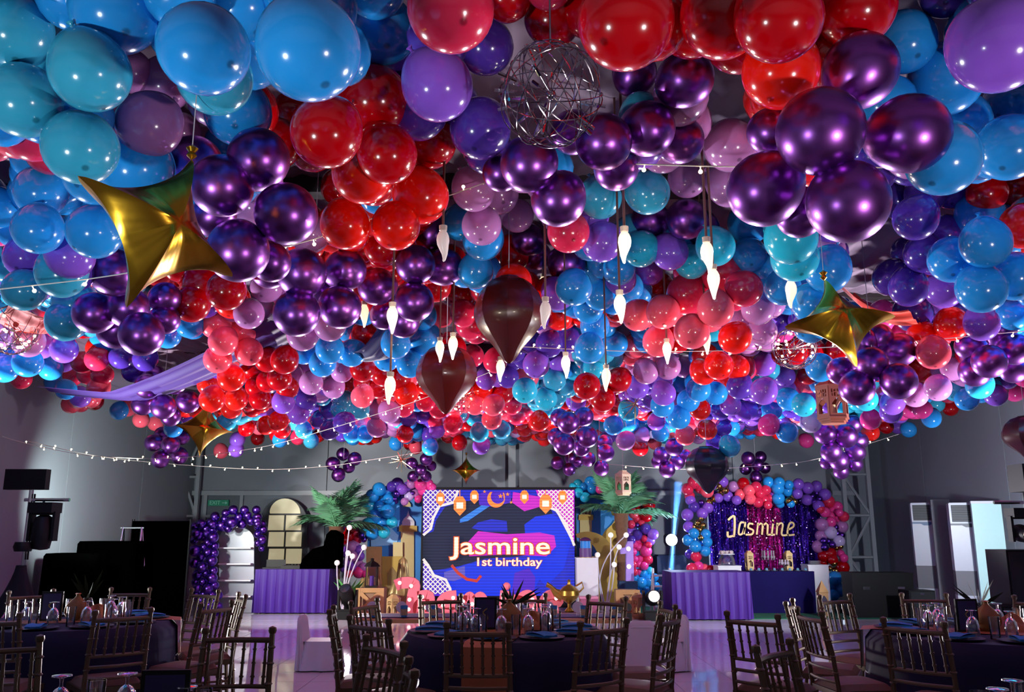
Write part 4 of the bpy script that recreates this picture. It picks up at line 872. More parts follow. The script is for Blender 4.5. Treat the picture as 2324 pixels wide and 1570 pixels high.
# ---- palms
m_leaf = mat('palm_leaf', '#79bd8c', .45, var=.35, scale=5); m_trunk = mat('palm_fibre', '#6e4c36', .9, var=.3, scale=20, bump=.5, bscale=40)
def frond_mesh(L, droop, seed):
    rnd = random.Random(seed); b = MB(); n = 26; pts = []
    for i in range(n + 1):
        s = i / n; pts.append(Vector((L * s * (1 - .18 * droop * s), 0, L * (.35 * s - .62 * droop * s * s))))
    b.tube(pts, [.016 * (1 - .8 * i / n) for i in range(n + 1)], 5)
    for i in range(3, n + 1):
        s = i / n; ll = L * .34 * math.sin(PI * min(1, .18 + s * .86)) + .03; t = (pts[i] - pts[i - 1]).normalized()
        for sd in (-1, 1):
            for h in (0, .5):
                o_ = pts[i] - t * h * L / n; dirv = (t * .75 + Vector((0, sd * .85, rnd.uniform(-.35, .05)))).normalized(); tip = o_ + dirv * ll * rnd.uniform(.85, 1.1) + Vector((0, 0, -.12 * ll)); sdv = t * .009
                mid = o_ + dirv * ll * .5 + Vector((0, 0, .01)); b.add([o_ - sdv * .6, o_ + sdv * .6, mid + sdv, tip, mid - sdv], [(0, 1, 2, 3, 4)])
    return b.mesh('frond', m_leaf)
fms = [frond_mesh(1.0, .75, 1), frond_mesh(.95, 1.05, 2), frond_mesh(.9, .45, 3)]
def palm(label, x, ytop, Y, h, n, seed, lean=0):
    p = aty(x, ytop, Y); p.z = 0; t = thing('palm_tree', label, 'palm', p); rnd = random.Random(seed)
    pr = []
    for i in range(30):
        z = h * i / 29; r = .11 + (.012 if i % 2 else 0) - .02 * z / h + (.05 * max(0, (z - h + .5) / .5))
        pr.append((r, z))
    MB().lathe(pr, (0, 0, 0), 14).build('trunk', m_trunk, t)
    for k in range(n):
        a = 2 * PI * k / n * 2.4 + rnd.uniform(-.2, .2); el = .1 + 1.25 * (k / n)
        obj('frond', fms[k % 3], t, (0, 0, h - .05), (0, -el, a), rnd.uniform(.9, 1.12) * 1.12)
    return t
palm('potted palm left of the stage beside the skirted table', 764, 1180, 17.0, 1.55, 17, 3)
palm('palm right of the video wall behind the number one', 1410, 1170, 17.2, 1.8, 17, 8)

# ---- skirted tables
def skirted(label, x0, x1, yb_, depth_, col, npl, h=.78, xr_back=None):
    a = atz(x0, yb_, 0); b_ = atz(x1, yb_, 0); W = b_.x - a.x; c = Vector(((a.x + b_.x) / 2, a.y + depth_ / 2, 0)); m = mat('skirt_' + col.strip('#'), col, .6, var=.08, scale=4)
    t = thing('skirted_table', label, 'table', c, 0, 'pleated skirted tables')
    MB().box((0, 0, h - .015), (W, depth_, .03)).build('table_top', m, t, False)
    def fn(u, v):
        per = 2 * (W + depth_); s = u * per; amp = .05 * (1 - v * .75)
        fold = amp * (1 - abs(((s / W * npl) % 1) * 2 - 1) ** .5 * 1.3)
        if s < W: q = (-W / 2 + s, -depth_ / 2 - fold)
        elif s < W + depth_: q = (W / 2 + fold, -depth_ / 2 + s - W)
        elif s < 2 * W + depth_: q = (W / 2 - (s - W - depth_), depth_ / 2 + fold)
        else: q = (-W / 2 - fold, depth_ / 2 - (s - 2 * W - depth_))
        return (q[0] * 1.004, q[1] * 1.004, .02 + (h - .02) * v)
    MB().grid(fn, 420, 5).build('pleated_skirt', m, t)
    for sx_ in (-1, 1):
        for sy_ in (-1, 1): MB().tube([(sx_ * (W / 2 - .08), sy_ * (depth_ / 2 - .08), 0), (sx_ * (W / 2 - .08), sy_ * (depth_ / 2 - .08), h - .03)], .018, 8).build('leg', m_chr, t)
    return t, c, W
tl, cl, wl_ = skirted('purple skirted table carrying sound equipment at left', 574, 744, 1393, .8, '#3d1880', 9)
tr, crr, wr_ = skirted('purple skirted table in front of the tinsel backdrop at right', 1528, 1708, 1408, .9, '#441f80', 9)
# sound gear on the left table
p = Vector((cl.x - .45, cl.y, .78)); t = thing('laptop', 'black laptop open on the left skirted table', 'laptop', p)
MB().box((0, 0, .01), (.36, .25, .02)).build('keyboard_deck', m_black, t, False); MB().box((0, .13, .08), (.36, .015, .15), ).build('lid', m_black, t, False)
p = Vector((cl.x - .08, cl.y - .1, .78)); t = thing('mixer', 'low black sound mixer between laptop and covered case', 'mixer', p)
MB().box((0, 0, .03), (.34, .3, .06)).build('body', m_black, t, False)
for i in range(5): MB().lathe([(.012, 0), (.012, .02), (.001, .021)], (-.12 + .06 * i, -.05, .06), 8).build('knob', m_chr, t)
p = Vector((cl.x + .42, cl.y + .05, .78)); b = MB()
b.prism([(-.36, 0), (.36, 0), (.36, .62), (.20, .70), (.12, .62), (.08, .42), (-.12, .36), (-.3, .18)], .5)
t = b.build('equipment_cover', m_blk2, None, False); t.location = p; tag(t, 'black cloth draped over equipment on the left skirted table', 'cover')
# ---- arched window with cream panes, set in a dark reveal on the back wall
wy = 19.0; wc = aty(645, 1290, wy); w1 = thing('window_1', None, None, wc); w1['kind'] = 'structure'
m_frame = mat('window_frame_paint', '#3a4048', .5); m_pane = mat('lit_pane', '#d8cfa8', .4, emit=.42, ecol='#e6dcae', var=.03, scale=2)
out = [(593, 1287), (697, 1287)] + arc(645, 1182, 52, 0, 180, 18)
MB().prism(poly(wc, out, wy), .1).build('window_frame', m_frame, w1, False)
def pane(pts): MB().prism(poly(wc, pts, wy - .07), .03).build('pane', m_pane, w1, False, loc=(0, -.07, 0))
pane([(613, 1165), (682, 1165)] + arc(647, 1165, 35, 8, 172, 14, 34))
for (ya, yb2) in ((1169, 1203), (1207, 1240), (1245, 1279)):
    pane([(608, yb2), (643, yb2), (645, ya), (611, ya)]); pane([(648, yb2), (683, yb2), (685, ya), (650, ya)])
# ---- white shelf board with arched head
sy = 16.35; c = aty(540, 1390, sy); c.z = 0; t = thing('shelf_board', 'white arched display board with thin shelves under purple garland', 'display board', c)
MB().prism(poly(c, [(498, 1390), (577, 1390), (577, 1230)] + arc(537, 1225, 40, 0, 180, 16, 30)[1:-1] + [(498, 1230)], sy), .04).build('back_board', mat('white_gloss', '#9fa2ab', .3, var=.03), t, False)
for yy in (1243, 1279, 1316, 1352):
    a = lp(c, 502, yy, sy); b2 = lp(c, 575, yy, sy); MB().box(((a[0] + b2[0]) / 2, -.1, a[1]), (b2[0] - a[0], .16, .025)).build('shelf', m_white, t, False)
# ---- marquee letters and number
m_pink = mat('marquee_pink', '#e8707e', .45, emit=.12); m_mb = mat('marquee_bulb', '#fff6ec', .3, emit=1.6, ecol='#fff3e4')
LY = 16.3; c = aty(1090, 1388, LY); c.z = 0; t = thing('marquee_letters', 'row of pink marquee letters with white bulbs before the screen', 'sign', c)
def thick_letter(strokes, wd, bulbs):
    o_ = None; b = MB()
    for st in strokes: b.ribbon(poly(c, st, LY), wd, .1, smooth=5)
    lt = b.build('letter', m_pink, t, False)
    for x, y in bulbs:
        q = lp(c, x, y, LY); MB().ball((q[0], -.06, q[1]), .035, 8, 6).build('bulb', m_mb, lt)
wd = .17
thick_letter([[(898, 1328), (915, 1322), (940, 1326), (936, 1356), (932, 1388), (914, 1395), (900, 1390)]], .2, [(908, 1322), (934, 1329), (930, 1360), (928, 1382)])
thick_letter([[(948, 1352), (974, 1352), (976, 1388)], [(974, 1370), (952, 1370), (950, 1386), (974, 1386)]], wd, [(959, 1354), (966, 1378)])
thick_letter([[(1036, 1350), (1012, 1354), (1002, 1368), (1030, 1374), (1034, 1386), (1004, 1390)]], wd, [(1029, 1356), (1006, 1373)])
thick_letter([[(1050, 1390), (1054, 1350)], [(1054, 1360), (1066, 1350), (1074, 1362), (1074, 1390)], [(1076, 1360), (1090, 1350), (1100, 1362), (1100, 1390)]], .12, [(1051, 1364), (1072, 1370), (1100, 1380)])
thick_letter([[(1146, 1340), (1142, 1392)]], wd, [(1144, 1350), (1143, 1375)]); 
q = lp(c, 1150, 1330, LY); MB().ball((q[0], 0, q[1]), .07, 10, 8).build('letter_dot', m_pink, t)
thick_letter([[(1170, 1392), (1176, 1350)], [(1176, 1366), (1190, 1351), (1206, 1354), (1210, 1392)]], wd, [(1174, 1378), (1192, 1356), (1208, 1360)])
thick_letter([[(1236, 1372), (1266, 1366), (1262, 1352), (1246, 1350), (1234, 1366), (1242, 1388), (1268, 1390)]], wd, [(1262, 1357), (1240, 1372)])
LY = 16.6; c = aty(1425, 1388, LY); c.z = 0; t = thing('marquee_number', 'tall lilac marquee number one with round bulbs on a box', 'sign', c)
MB().prism(poly(c, [(1420, 1318), (1438, 1318), (1436, 1228), (1424, 1228), (1418, 1242), (1407, 1244), (1408, 1257), (1420, 1256)], LY), .14).build('numeral', mat('marquee_lilac', '#a184d6', .4, emit=.08), t, False)
for x, y in ((1425, 1245), (1426, 1285)): q = lp(c, x, y, LY); MB().ball((q[0], -.08, q[1]), .042, 10, 6).build('bulb', m_mb, t)
a = lp(c, 1410, 1319, LY); MB().box((.02, .1, a[1] / 2), (.34, .3, a[1])).build('box', mat('plinth_blue', '#123a5c', .6), t, False)
# ---- pedestal with cake
PY = 16.2; a = aty(1308, 1268, PY); b2 = aty(1358, 1268, PY); W = b2.x - a.x; pc = Vector(((a.x + b2.x) / 2, PY + W / 2, 0)); hp = a.z
t = thing('pedestal', 'tall square white pedestal right of the screen', 'pedestal', pc); MB().box((0, 0, hp / 2), (W * .96, W, hp)).build('shaft', m_white, t, False); MB().box((0, 0, hp + .01), (W, W * 1.04, .02)).build('cap', m_white, t, False)
t = thing('cake', 'small two-tier blue and purple cake on the white pedestal', 'cake', (pc.x - .02, pc.y - .05, hp + .02))
MB().lathe([(.11, 0), (.11, .17), (.001, .17)], (0, 0, 0), 18).build('lower_tier', mat('icing_purple', '#5b3a78', .5), t); MB().lathe([(.095, .17), (.095, .30), (.001, .30)], (0, 0, 0), 18).build('upper_tier', mat('icing_blue', '#1f7fd0', .5), t)
MB().lathe([(.12, .30), (.1, .33), (.05, .36), (.001, .37)], (0, 0, 0), 14).build('topper', mat('icing_plum', '#4a2050', .5), t)
MB().lathe([(.13, -.0), (.13, .008), (.001, .01)], (0, 0, -.0), 18).build('cake_board', m_goldp, t)
# gold oil lamp prop
q = aty(1284, 1372, 16.0); q.z = 0; t = thing('oil_lamp_prop', 'large gold oil lamp prop beside the white pedestal', 'stage prop', q); t.scale = (.62, .62, .8); m_og = mat('old_gold', '#a57f38', .3, .85, var=.15)
z0 = .36; MB().lathe([(.12, 0), (.14, .03), (.05, .1), (.05, .18), (.2, .26), (.3, .36), (.29, .46), (.17, .55), (.06, .59), (.04, .64), (.05, .68), (.001, .71)], (.1, 0, z0 - .3), 22).build('lamp_body', m_og, t)
MB().tube([(-.1, 0, z0 + .05), (-.3, 0, z0 + .12), (-.42, 0, z0 + .24), (-.55, 0, z0 + .30)], [.13, .09, .05, .06], 10).build('spout', m_og, t)
MB().tube([(.36, 0, z0 + .1), (.52, 0, z0 + .22), (.48, 0, z0 + .34), (.3, 0, z0 + .26)], .022, 8).build('handle', m_og, t)
MB().box((.1, 0, (z0 - .3) / 2), (.45, .4, z0 - .3)).build('stand', mat('stand_plum', '#5a3440', .7), t, False)
# pink sequin box
q = aty(1336, 1390, 15.4); q.z = 0; t = thing('sequin_box', 'pink sequinned box on the floor before the white pedestal', 'box', q); MB().box((0, 0, .17), (.3, .28, .33)).build('box_body', mat('pink_sequin', '#c4708e', .25, .5, var=.6, scale=160), t, False); MB().box((0, 0, .345), (.32, .3, .03)).build('lid', mat('pink_lid', '#d98aa2', .4), t, False)
# crates
def crate(label, x0, x1, yt, yb_, Y, group='wooden crates'):
    a = aty(x0, yt, Y); b_ = aty(x1, yt, Y); W = b_.x - a.x; H = a.z; c = Vector(((a.x + b_.x) / 2, Y + W / 2, 0)); t = thing('crate', label, 'crate', c, 0, group)
    MB().box((0, 0, H / 2), (W - .04, W - .04, H - .02)).build('crate_body', m_woodd, t, False); f = -W / 2 + .005
    for z in (.04, H - .04): MB().box((0, f, z), (W, .03, .08)).build('slat', m_wood, t, False)
    for s in (-1, 1): MB().box((s * (W / 2 - .04), f - .005, H / 2), (.08, .03, H)).build('slat', m_wood, t, False)
    for s in (-1, 1): MB().ribbon([(-s * (W / 2 - .08), .08), (s * (W / 2 - .08), H - .08)], .07, .02).build('slat', m_wood, t, False, loc=(0, f + (.002 if s > 0 else -.012), 0))
    return t, c, W, H
_, c1, w1_, h1 = crate('wooden crate with crossed slats left of the pink letters', 808, 872, 1334, 1392, 15.7)
_, c2, w2_, h2 = crate('wooden crate with crossed slats under the number one', 1397, 1452, 1338, 1388, 15.6)
# metal lantern on the left crate
t = thing('glass_lantern', 'dark metal glass lantern on the left crate', 'lantern', (c1.x, c1.y - .1, h1)); m_dm = mat('dark_metal', '#2a2422', .4, .7)
MB().box((0, 0, .015), (.2, .2, .03)).build('base', m_dm, t, False); MB().lathe([(.15, .36), (.1, .42), (.03, .46), (.03, .5), (.001, .51)], (0, 0, 0), 4).build('roof', m_dm, t, False)
for a_ in (-1, 1):
    for b_ in (-1, 1): MB().box((a_ * .09, b_ * .09, .19), (.015, .015, .34)).build('post', m_dm, t, False)
MB().box((0, 0, .19), (.17, .17, .33)).build('glass', glassmat('lantern_glass', (.92, .9, .98)), t, False); MB().lathe([(.04, .03), (.04, .2), (.001, .2)], (0, 0, 0), 10).build('candle', mat('purple_wax', '#6a3aa0', .5), t)
# gold draped mound and gold bust-like drape near the castle board
def drape(label, x0, x1, yt, Y, m, name='draped_cloth'):
    a = aty(x0, yt, Y); b_ = aty(x1, yt, Y); W = b_.x - a.x; H = a.z; c = Vector(((a.x + b_.x) / 2, Y, 0)); b = MB()
    def fn(u, v):
        an = 2 * PI * u; r = (W / 2) * (.35 + .65 * (1 - v) ** .7) * (1 + .09 * math.sin(an * 7 + v * 3)); rr = r if v < .999 else .001
        return (rr * math.cos(an), rr * .6 * math.sin(an), H * v ** .9)
    b.grid(fn, 56, 12); o = b.build(name, m); o.location = c; return tag(o, label, 'drape', 'gold cloth mounds')
m_gcl = mat('gold_satin', '#9a8352', .3, .35, var=.2, scale=6)
drape('gold satin mound behind the left crate', 800, 880, 1306, 16.8, m_gcl); drape('gold satin mound between crate and pink letters', 872, 950, 1318, 16.9, m_gcl); drape('tall gold satin drape beside the castle tower', 896, 934, 1262, 17.3, m_gcl)
# glowing ball stems
m_stem = mat('white_stem', '#c9c4d0', .4); m_ballg = mat('frosted_ball', '#f3efe8', .4, emit=.5, ecol='#fff4ec')
def stems(label, base, balls, Y):
    c = aty(*base, Y); c.z = 0; t = thing('ball_stem_lamp', label, 'lamp', c)
    MB().lathe([(.13, 0), (.13, .03), (.02, .05)], (0, 0, 0), 14).build('base', m_white, t)
    for bx, by, bend in balls:
        e = aty(bx, by, Y) - c; m1 = Vector((e.x * bend, 0, e.z * .55)); pts = [Vector((0, 0, .04)) * (1 - s) ** 2 + m1 * 2 * s * (1 - s) + e * s * s for s in [k / 10 for k in range(11)]]
        MB().tube(pts, .012, 6).build('stem', m_stem, t); MB().ball(tuple(e), .05, 12, 8).build('ball', m_ballg, t)
stems('white curved stems with glowing balls left of the castle board', (778, 1385), [(793, 1197, -.1), (826, 1242, .1), (765, 1277, 1.0), (800, 1262, .1), (790, 1255, 0)], 16.0)
stems('white curved stems with glowing balls before the right castle board', (1376, 1372), [(1386, 1214, 1.0), (1421, 1214, -.9), (1405, 1241, 0.1), (1356, 1259, 1.0), (1394, 1281, .9)], 16.4)
# leafy plant
q = aty(790, 1385, 16.2); q.z = 0; t = thing('spiky_plant', 'small bright green spiky plant left of the crate', 'plant', q)
MB().lathe([(.1, 0), (.13, .2), (.001, .2)], (0, 0, 0), 12).build('pot', m_black, t)
for k in range(12):
    a = k * 2.4; b = MB(); d = Vector((math.cos(a), math.sin(a), 0)); L = R_.uniform(.3, .5); s2 = Vector((-d.y, d.x, 0)) * .025
    b.add([Vector((0, 0, .2)) - s2, Vector((0, 0, .2)) + s2, d * L * .3 + Vector((0, 0, .2 + L * .6)) + s2, d * L * .7 + Vector((0, 0, .2 + L * .9)), d * L * .3 + Vector((0, 0, .2 + L * .6)) - s2], [(0, 1, 2, 3, 4)]); b.build('leaf', mat('bright_leaf', '#5fae5a', .45), t)
# small wooden house lantern
q = aty(1449, 1392, 15.3); hexlantern('small brown wooden lantern on the floor beside the right crate', Vector((q.x, q.y, 0)), .24, .42, '#9a7048', rz=.4)
q = aty(893, 1390, 15.3); hexlantern('small cream wooden lantern on the floor before the left crate', Vector((q.x, q.y, 0)), .24, .40, '#b39460', rz=.4)
# ---- moving head lamps and stage lights
def moving_head(label, p, aim, s=1.0, col='#fff4f0', e=12, hang=False, name='moving_head_light', group='moving head lights'):
    t = thing(name, label, 'stage light', p, 0, group); k = -1 if hang else 1
    MB().box((0, 0, k * .07 * s), (.3 * s, .26 * s, .13 * s)).build('base', m_black, t, False)
    for sd in (-1, 1): MB().box((sd * .15 * s, 0, k * .3 * s), (.035 * s, .12 * s, .36 * s)).build('yoke_arm', m_black, t, False)
    MB().box((0, 0, k * .145 * s), (.3 * s, .14 * s, .03 * s)).build('yoke', m_black, t, False)
    hc = Vector((0, 0, k * .36 * s)); d = (Vector(aim) - Vector(p) - hc).normalized(); M = Matrix.Translation(hc) @ d.to_track_quat('Z', 'Y').to_matrix().to_4x4()
    MB().lathe([(.05 * s, -.2 * s), (.1 * s, -.17 * s), (.125 * s, -.05 * s), (.12 * s, .1 * s), (.105 * s, .2 * s), (.105 * s, .21 * s)], (0, 0, 0), 18, M).build('head', m_black, t); hd = t.children[-1]
    MB().lathe([(.092 * s, .205 * s), (.085 * s, .22 * s), (.001, .232 * s)], (0, 0, 0), 18, M).build('lens', mat('lens_' + col.strip('#') + str(e), col, .2, emit=e), hd)
    return t
q = aty(1482, 1388, 15.0); q.z = 0; moving_head('black moving head light glowing white beside the right crate', q, (q.x - .4, 0, 3.5), 1.0, '#fff4f4', 10)
q = aty(788, 1388, 15.2); q.z = 0; moving_head('black moving head light standing left of the left crate', q, (q.x - 1, 10, 6), 1.0, '#20242c', .2)
q = aty(1412, 1388, 15.0); q.z = 0; t = thing('par_light', 'small black twin par light on the floor before the right crate', 'stage light', q)
for s in (-1, 1): MB().tube([(s * .08, .02, .2), (s * .08, -.12, .22)], .07, 12).build('can', m_black, t)
MB().box((0, 0, .06), (.3, .16, .12)).build('base', m_black, t, False)
# the beam lamp on its stand with the blue shaft of light in the haze
BP = aty(1523, 1225, 17.6); t = thing('beam_light', 'brilliant white beam light on a stand right of the stage', 'stage light', (BP.x, BP.y, 0))
MB().tube([(0, 0, .03), (0, 0, BP.z - .12)], .02, 8).build('stand_pole', m_black, t); MB().lathe([(.22, 0), (.22, .03), (.02, .05)], (0, 0, 0), 16).build('stand_base', m_black, t)
MB().lathe([(.1, -.12), (.14, -.05), (.14, .08), (.1, .12)], (0, .05, BP.z), 16).build('housing', m_black, t)
MB().ball((0, -.06, BP.z), .115, 18, 12).build('lens', mat('beam_lens', '#f4f8ff', .2, emit=9, ecol='#dfeaff'), t)
hz = bpy.data.materials.new('lit_haze'); hz.use_nodes = True; nt = hz.node_tree; nt.nodes.clear(); oo = nt.nodes.new('ShaderNodeOutputMaterial'); vs = nt.nodes.new('ShaderNodeVolumeScatter'); vs.inputs['Color'].default_value = (.35, .6, 1, 1); vs.inputs['Density'].default_value = .9; vs.inputs['Anisotropy'].default_value = 0; nt.links.new(vs.outputs[0], oo.inputs['Volume'])
top = aty(1541, 1085, 16.9); o = MB().lathe([(.05, .1), (.17, top.z - BP.z)], (0, 0, 0), 20).build('haze_beam', hz, None); o.location = (BP.x, BP.y - .26, BP.z)
o.rotation_euler = (Vector((top.x, top.y, top.z)) - Vector((BP.x, BP.y - .26, BP.z))).to_track_quat('Z', 'Y').to_euler(); tag(o, 'blue shaft of light rising in the haze above the beam light', 'haze', kind='stuff')
o = MB().lathe([(.05, .1), (.13, BP.z - .1)], (0, 0, 0), 20).build('haze_beam', hz, None); dn = Vector((aty(1516, 1350, 17.2).x, 17.2, .05)); o.location = (BP.x, BP.y - .26, BP.z)
o.rotation_euler = (dn - Vector((BP.x, BP.y - .26, BP.z))).to_track_quat('Z', 'Y').to_euler(); tag(o, 'blue shaft of light falling in the haze below the beam light', 'haze', kind='stuff')
spot('beam_up_light', (BP.x, BP.y - .26, BP.z + .03), tuple(top), 4200, (.14, .38, 1.0), 9, .2, .02)
spot('beam_down_light', (BP.x, BP.y - .26, BP.z - .03), tuple(dn), 2600, (.14, .38, 1.0), 10, .2, .02)
l = bpy.data.lights.new('beam_lens_light', 'POINT'); l.energy = 30; l.color = (.55, .72, 1); l.shadow_soft_size = .1; o = bpy.data.objects.new('beam_lens_light', l); COL.objects.link(o); o.location = (BP.x, BP.y - .25, BP.z)
# dark cabinet behind the beam, white folding ladder
a = aty(1490, 1262, 18.0); b2 = aty(1556, 1262, 18.0); t = thing('covered_speaker', 'dark blue covered speaker cabinet behind the beam light', 'speaker', ((a.x + b2.x) / 2, 18.2, 0)); MB().box((0, 0, a.z / 2), (b2.x - a.x, .5, a.z)).build('cover', mat('navy_cover', '#1a2a4a', .7), t, False); MB().box((0, 0, a.z + .01), (b2.x - a.x - .06, .44, .03)).build('lid', mat('navy_cover', '#1a2a4a', .7), t, False)
LYY = 15.9; q = aty(1507, 1390, LYY); q.z = 0; t = thing('step_ladder', 'white folding step ladder behind the right skirted table', 'ladder', q); hl = aty(1490, 1290, LYY).z
for s in (-1, 1): MB().tube([(s * .17, -.0, 0), (s * .15, .12, hl)], .02, 8).build('rail', m_white, t); MB().tube([(s * .17, .45, 0), (s * .15, .14, hl)], .016, 8).build('rear_rail', m_white, t)
for k in range(4): z = hl * (k + .7) / 4.4; MB().box((0, .12 * z / hl, z), (.32, .09, .03)).build('step', m_white, t, False)
# ---- dessert corner at right
TY = 17.35; a = aty(1606, 1120, TY); b2 = aty(1862, 1120, TY); ct = Vector(((a.x + b2.x) / 2, TY, 0)); Wt = b2.x - a.x; ht = a.z + .05
t = thing('tinsel_curtain', 'shimmering purple and magenta tinsel curtain inside the balloon arch', 'curtain', ct)
def tinsel(name, col): return mat(name, col, .22, .85, var=.75, scale=48, bump=1, bscale=90)
m_tp = tinsel('tinsel_purple', '#4a22b0'); m_tm = tinsel('tinsel_magenta', '#c81a94')
n = 72; rnd = random.Random(5)
for k in range(n):
    u = (k + .5) / n; m = m_tm if .33 < u < .64 else m_tp; x = (u - .5) * Wt; b = MB(); ph = rnd.uniform(0, 6); tw = rnd.uniform(2, 5)
    def fn(uu, v, x=x, ph=ph, tw=tw): a_ = ph + tw * v; wv = Wt / n * .62; return (x + (uu - .5) * wv * 2 * (.55 + .45 * abs(math.cos(a_))) + .008 * math.sin(v * 9 + ph), .05 * math.sin(a_) * (uu - .5) + .03 * math.sin(k * 1.3), .03 + (ht - .03) * v)
    b.grid(fn, 1, 26).build('tinsel_strand', m, t)
for xa, xb, m in ((-.5, -.17, m_tp), (-.17, .14, m_tm), (.14, .5, m_tp)): MB().box(((xa + xb) / 2 * Wt, .09, ht / 2 + .015), ((xb - xa) * Wt, .01, ht - .03)).build('tinsel_backing', m, t, False)
for nm, m, lo, hi in (('tinsel_sparkle', mat('sparkle_violet', '#a48cff', .12, 1, var=.2), -.5, .5), ('tinsel_sparkle', mat('sparkle_pink', '#ff9ae0', .12, 1, var=.2), -.17, .14)):  # small bright flakes added to stand for glints on the tinsel
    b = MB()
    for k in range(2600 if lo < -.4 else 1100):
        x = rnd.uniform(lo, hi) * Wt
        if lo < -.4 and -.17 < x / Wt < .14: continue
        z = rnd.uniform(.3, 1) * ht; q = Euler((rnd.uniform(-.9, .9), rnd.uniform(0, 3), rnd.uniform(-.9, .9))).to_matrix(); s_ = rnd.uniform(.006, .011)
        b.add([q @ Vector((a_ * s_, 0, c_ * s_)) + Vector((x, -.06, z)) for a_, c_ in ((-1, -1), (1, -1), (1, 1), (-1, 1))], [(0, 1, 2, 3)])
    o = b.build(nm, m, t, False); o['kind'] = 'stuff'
MB().tube([(-Wt / 2, 0, ht), (Wt / 2, 0, ht)], .015, 8).build('rail', m_white, t)
for s in (-1, 1): MB().tube([(s * Wt / 2, .05, 0), (s * Wt / 2, .05, ht)], .018, 8).build('stand_pole', m_white, t)
# gold name sign: wooden cut-out letters on a backing line
GY = 17.15; gc = aty(1726, 1200, GY); t = thing('name_sign', 'gold wooden cut-out name sign hanging on the tinsel curtain', 'sign', gc); m_gs = mat('gold_wood', '#8f7444', .4, .3, var=.08)
def G(st, wd=.052):
    wd *= .68
    b = MB()
    for s in st: b.ribbon(poly(gc, s, GY), wd, .03, smooth=0 if len(s) < 5 else 5)
    b.build('letter', m_gs, t, False)
G([[(1652, 1180), (1666, 1172), (1666, 1212), (1662, 1216), (1652, 1217), (1651, 1206)]], .06)
G([[(1690, 1186), (1680, 1187), (1676, 1210), (1684, 1211), (1690, 1196)], [(1691, 1184), (1688, 1212)]])
G([[(1709, 1189), (1700, 1188), (1698, 1197), (1709, 1203), (1706, 1212), (1692, 1213)]])
G([[(1717, 1213), (1720, 1186)], [(1720, 1192), (1727, 1187), (1731, 1191), (1729, 1213)], [(1731, 1192), (1738, 1187), (1742, 1191), (1741, 1213)]], .046)
G([[(1754, 1188), (1751, 1213)], [(1741, 1213), (1758, 1213)], [(1753, 1182), (1755, 1180)]], .05)
G([[(1762, 1213), (1764, 1186)], [(1764, 1193), (1771, 1187), (1776, 1191), (1774, 1213), (1790, 1213)]], .05)
G([[(1788, 1202), (1800, 1195), (1800, 1187), (1793, 1186), (1788, 1198), (1788, 1213), (1803, 1213)]], .05)
# green carpet
a = atz(1712, 1404, 0); b2 = atz(2062, 1404, 0); t = MB().box(((a.x + b2.x) / 2 - .9, a.y + 1.1, .008), (b2.x - a.x + 1.8, 2.3, .014)).build('carpet', mat('green_carpet', '#0e5a3c', .95, var=.2, scale=60, bump=.4, bscale=200), None, False); tag(t, 'green carpet under the dessert table at right', 'carpet')
# dark dessert table
DX0 = aty(1692, 1300, 16.2); DX1 = aty(1846, 1300, 16.2); W = DX1.x - DX0.x; dc = Vector(((DX0.x + DX1.x) / 2, 16.5, .015)); H = aty(1760, 1296, 16.2).z - .015
t = thing('dessert_table', 'dessert table under a dark navy cloth before the tinsel', 'table', dc); m_nv = mat('navy_satin', '#130d46', .8, var=.12, scale=3, spec=.1)
def fn(u, v):
    per = 2 * (W + .7); s = u * per
    if s < W: q = (-W / 2 + s, -.35)
    elif s < W + .7: q = (W / 2, -.35 + s - W)
    elif s < 2 * W + .7: q = (W / 2 - (s - W - .7), .35)
    else: q = (-W / 2, .35 - (s - 2 * W - .7))
    k = 1 + .015 * (1 - v) * math.sin(u * 90); return (q[0] * k, q[1] * k, H * v)
MB().grid(fn, 200, 4).build('cloth_skirt', m_nv, t); MB().box((0, 0, H - .012), (W, .7, .02)).build('cloth_top', m_nv, t, False)
for k, (x, lb) in enumerate(((1703, 'left'), (1792, 'right'))):
    q = aty(x, 1290, 16.4); hexlantern('pale wooden cut-out lantern at the %s of the dessert table' % lb, Vector((q.x, 16.45, H + .015)), .17, .36, '#c9ac72', sides=4, rz=PI / 4 + .15, group='dessert table lanterns')
# cake pop / crown shaped dessert stands
def crown(label, x, y, Y, z, w, hh, spikes, col):
    q = aty(x, y, Y); t = thing('dessert_stand', label, 'dessert stand', (q.x, q.y, z), 0, 'dessert stands'); m = mat('stand_' + col.strip('#'), col, .4)
    MB().lathe([(w * .3, 0), (w * .3, .015), (.012, .02), (.012, hh * .5), (w * .5, hh * .52), (w * .5, hh * .55), (.001, hh * .55)], (0, 0, 0), 18).build('stand', glassmat('acrylic', (.95, .95, 1), 1.5, .1), t)
    for k in range(spikes):
        a = 2 * PI * k / spikes; r = w * .38; MB().tube([(r * math.cos(a), r * math.sin(a), hh * .55), (r * math.cos(a), r * math.sin(a), hh)], .012, 6).build('stick', m, t); MB().ball((r * math.cos(a), r * math.sin(a), hh * .68), .026, 8, 6).build('cake_pop', m, t)
crown('raised stand of cake pops at the middle of the dessert table', 1745, 1290, 16.5, H + .015, .28, .36, 10, '#8f8a90')
crown('low stand of cake pops beside the right table lantern', 1780, 1292, 16.35, H + .015, .2, .2, 8, '#a59aa6')
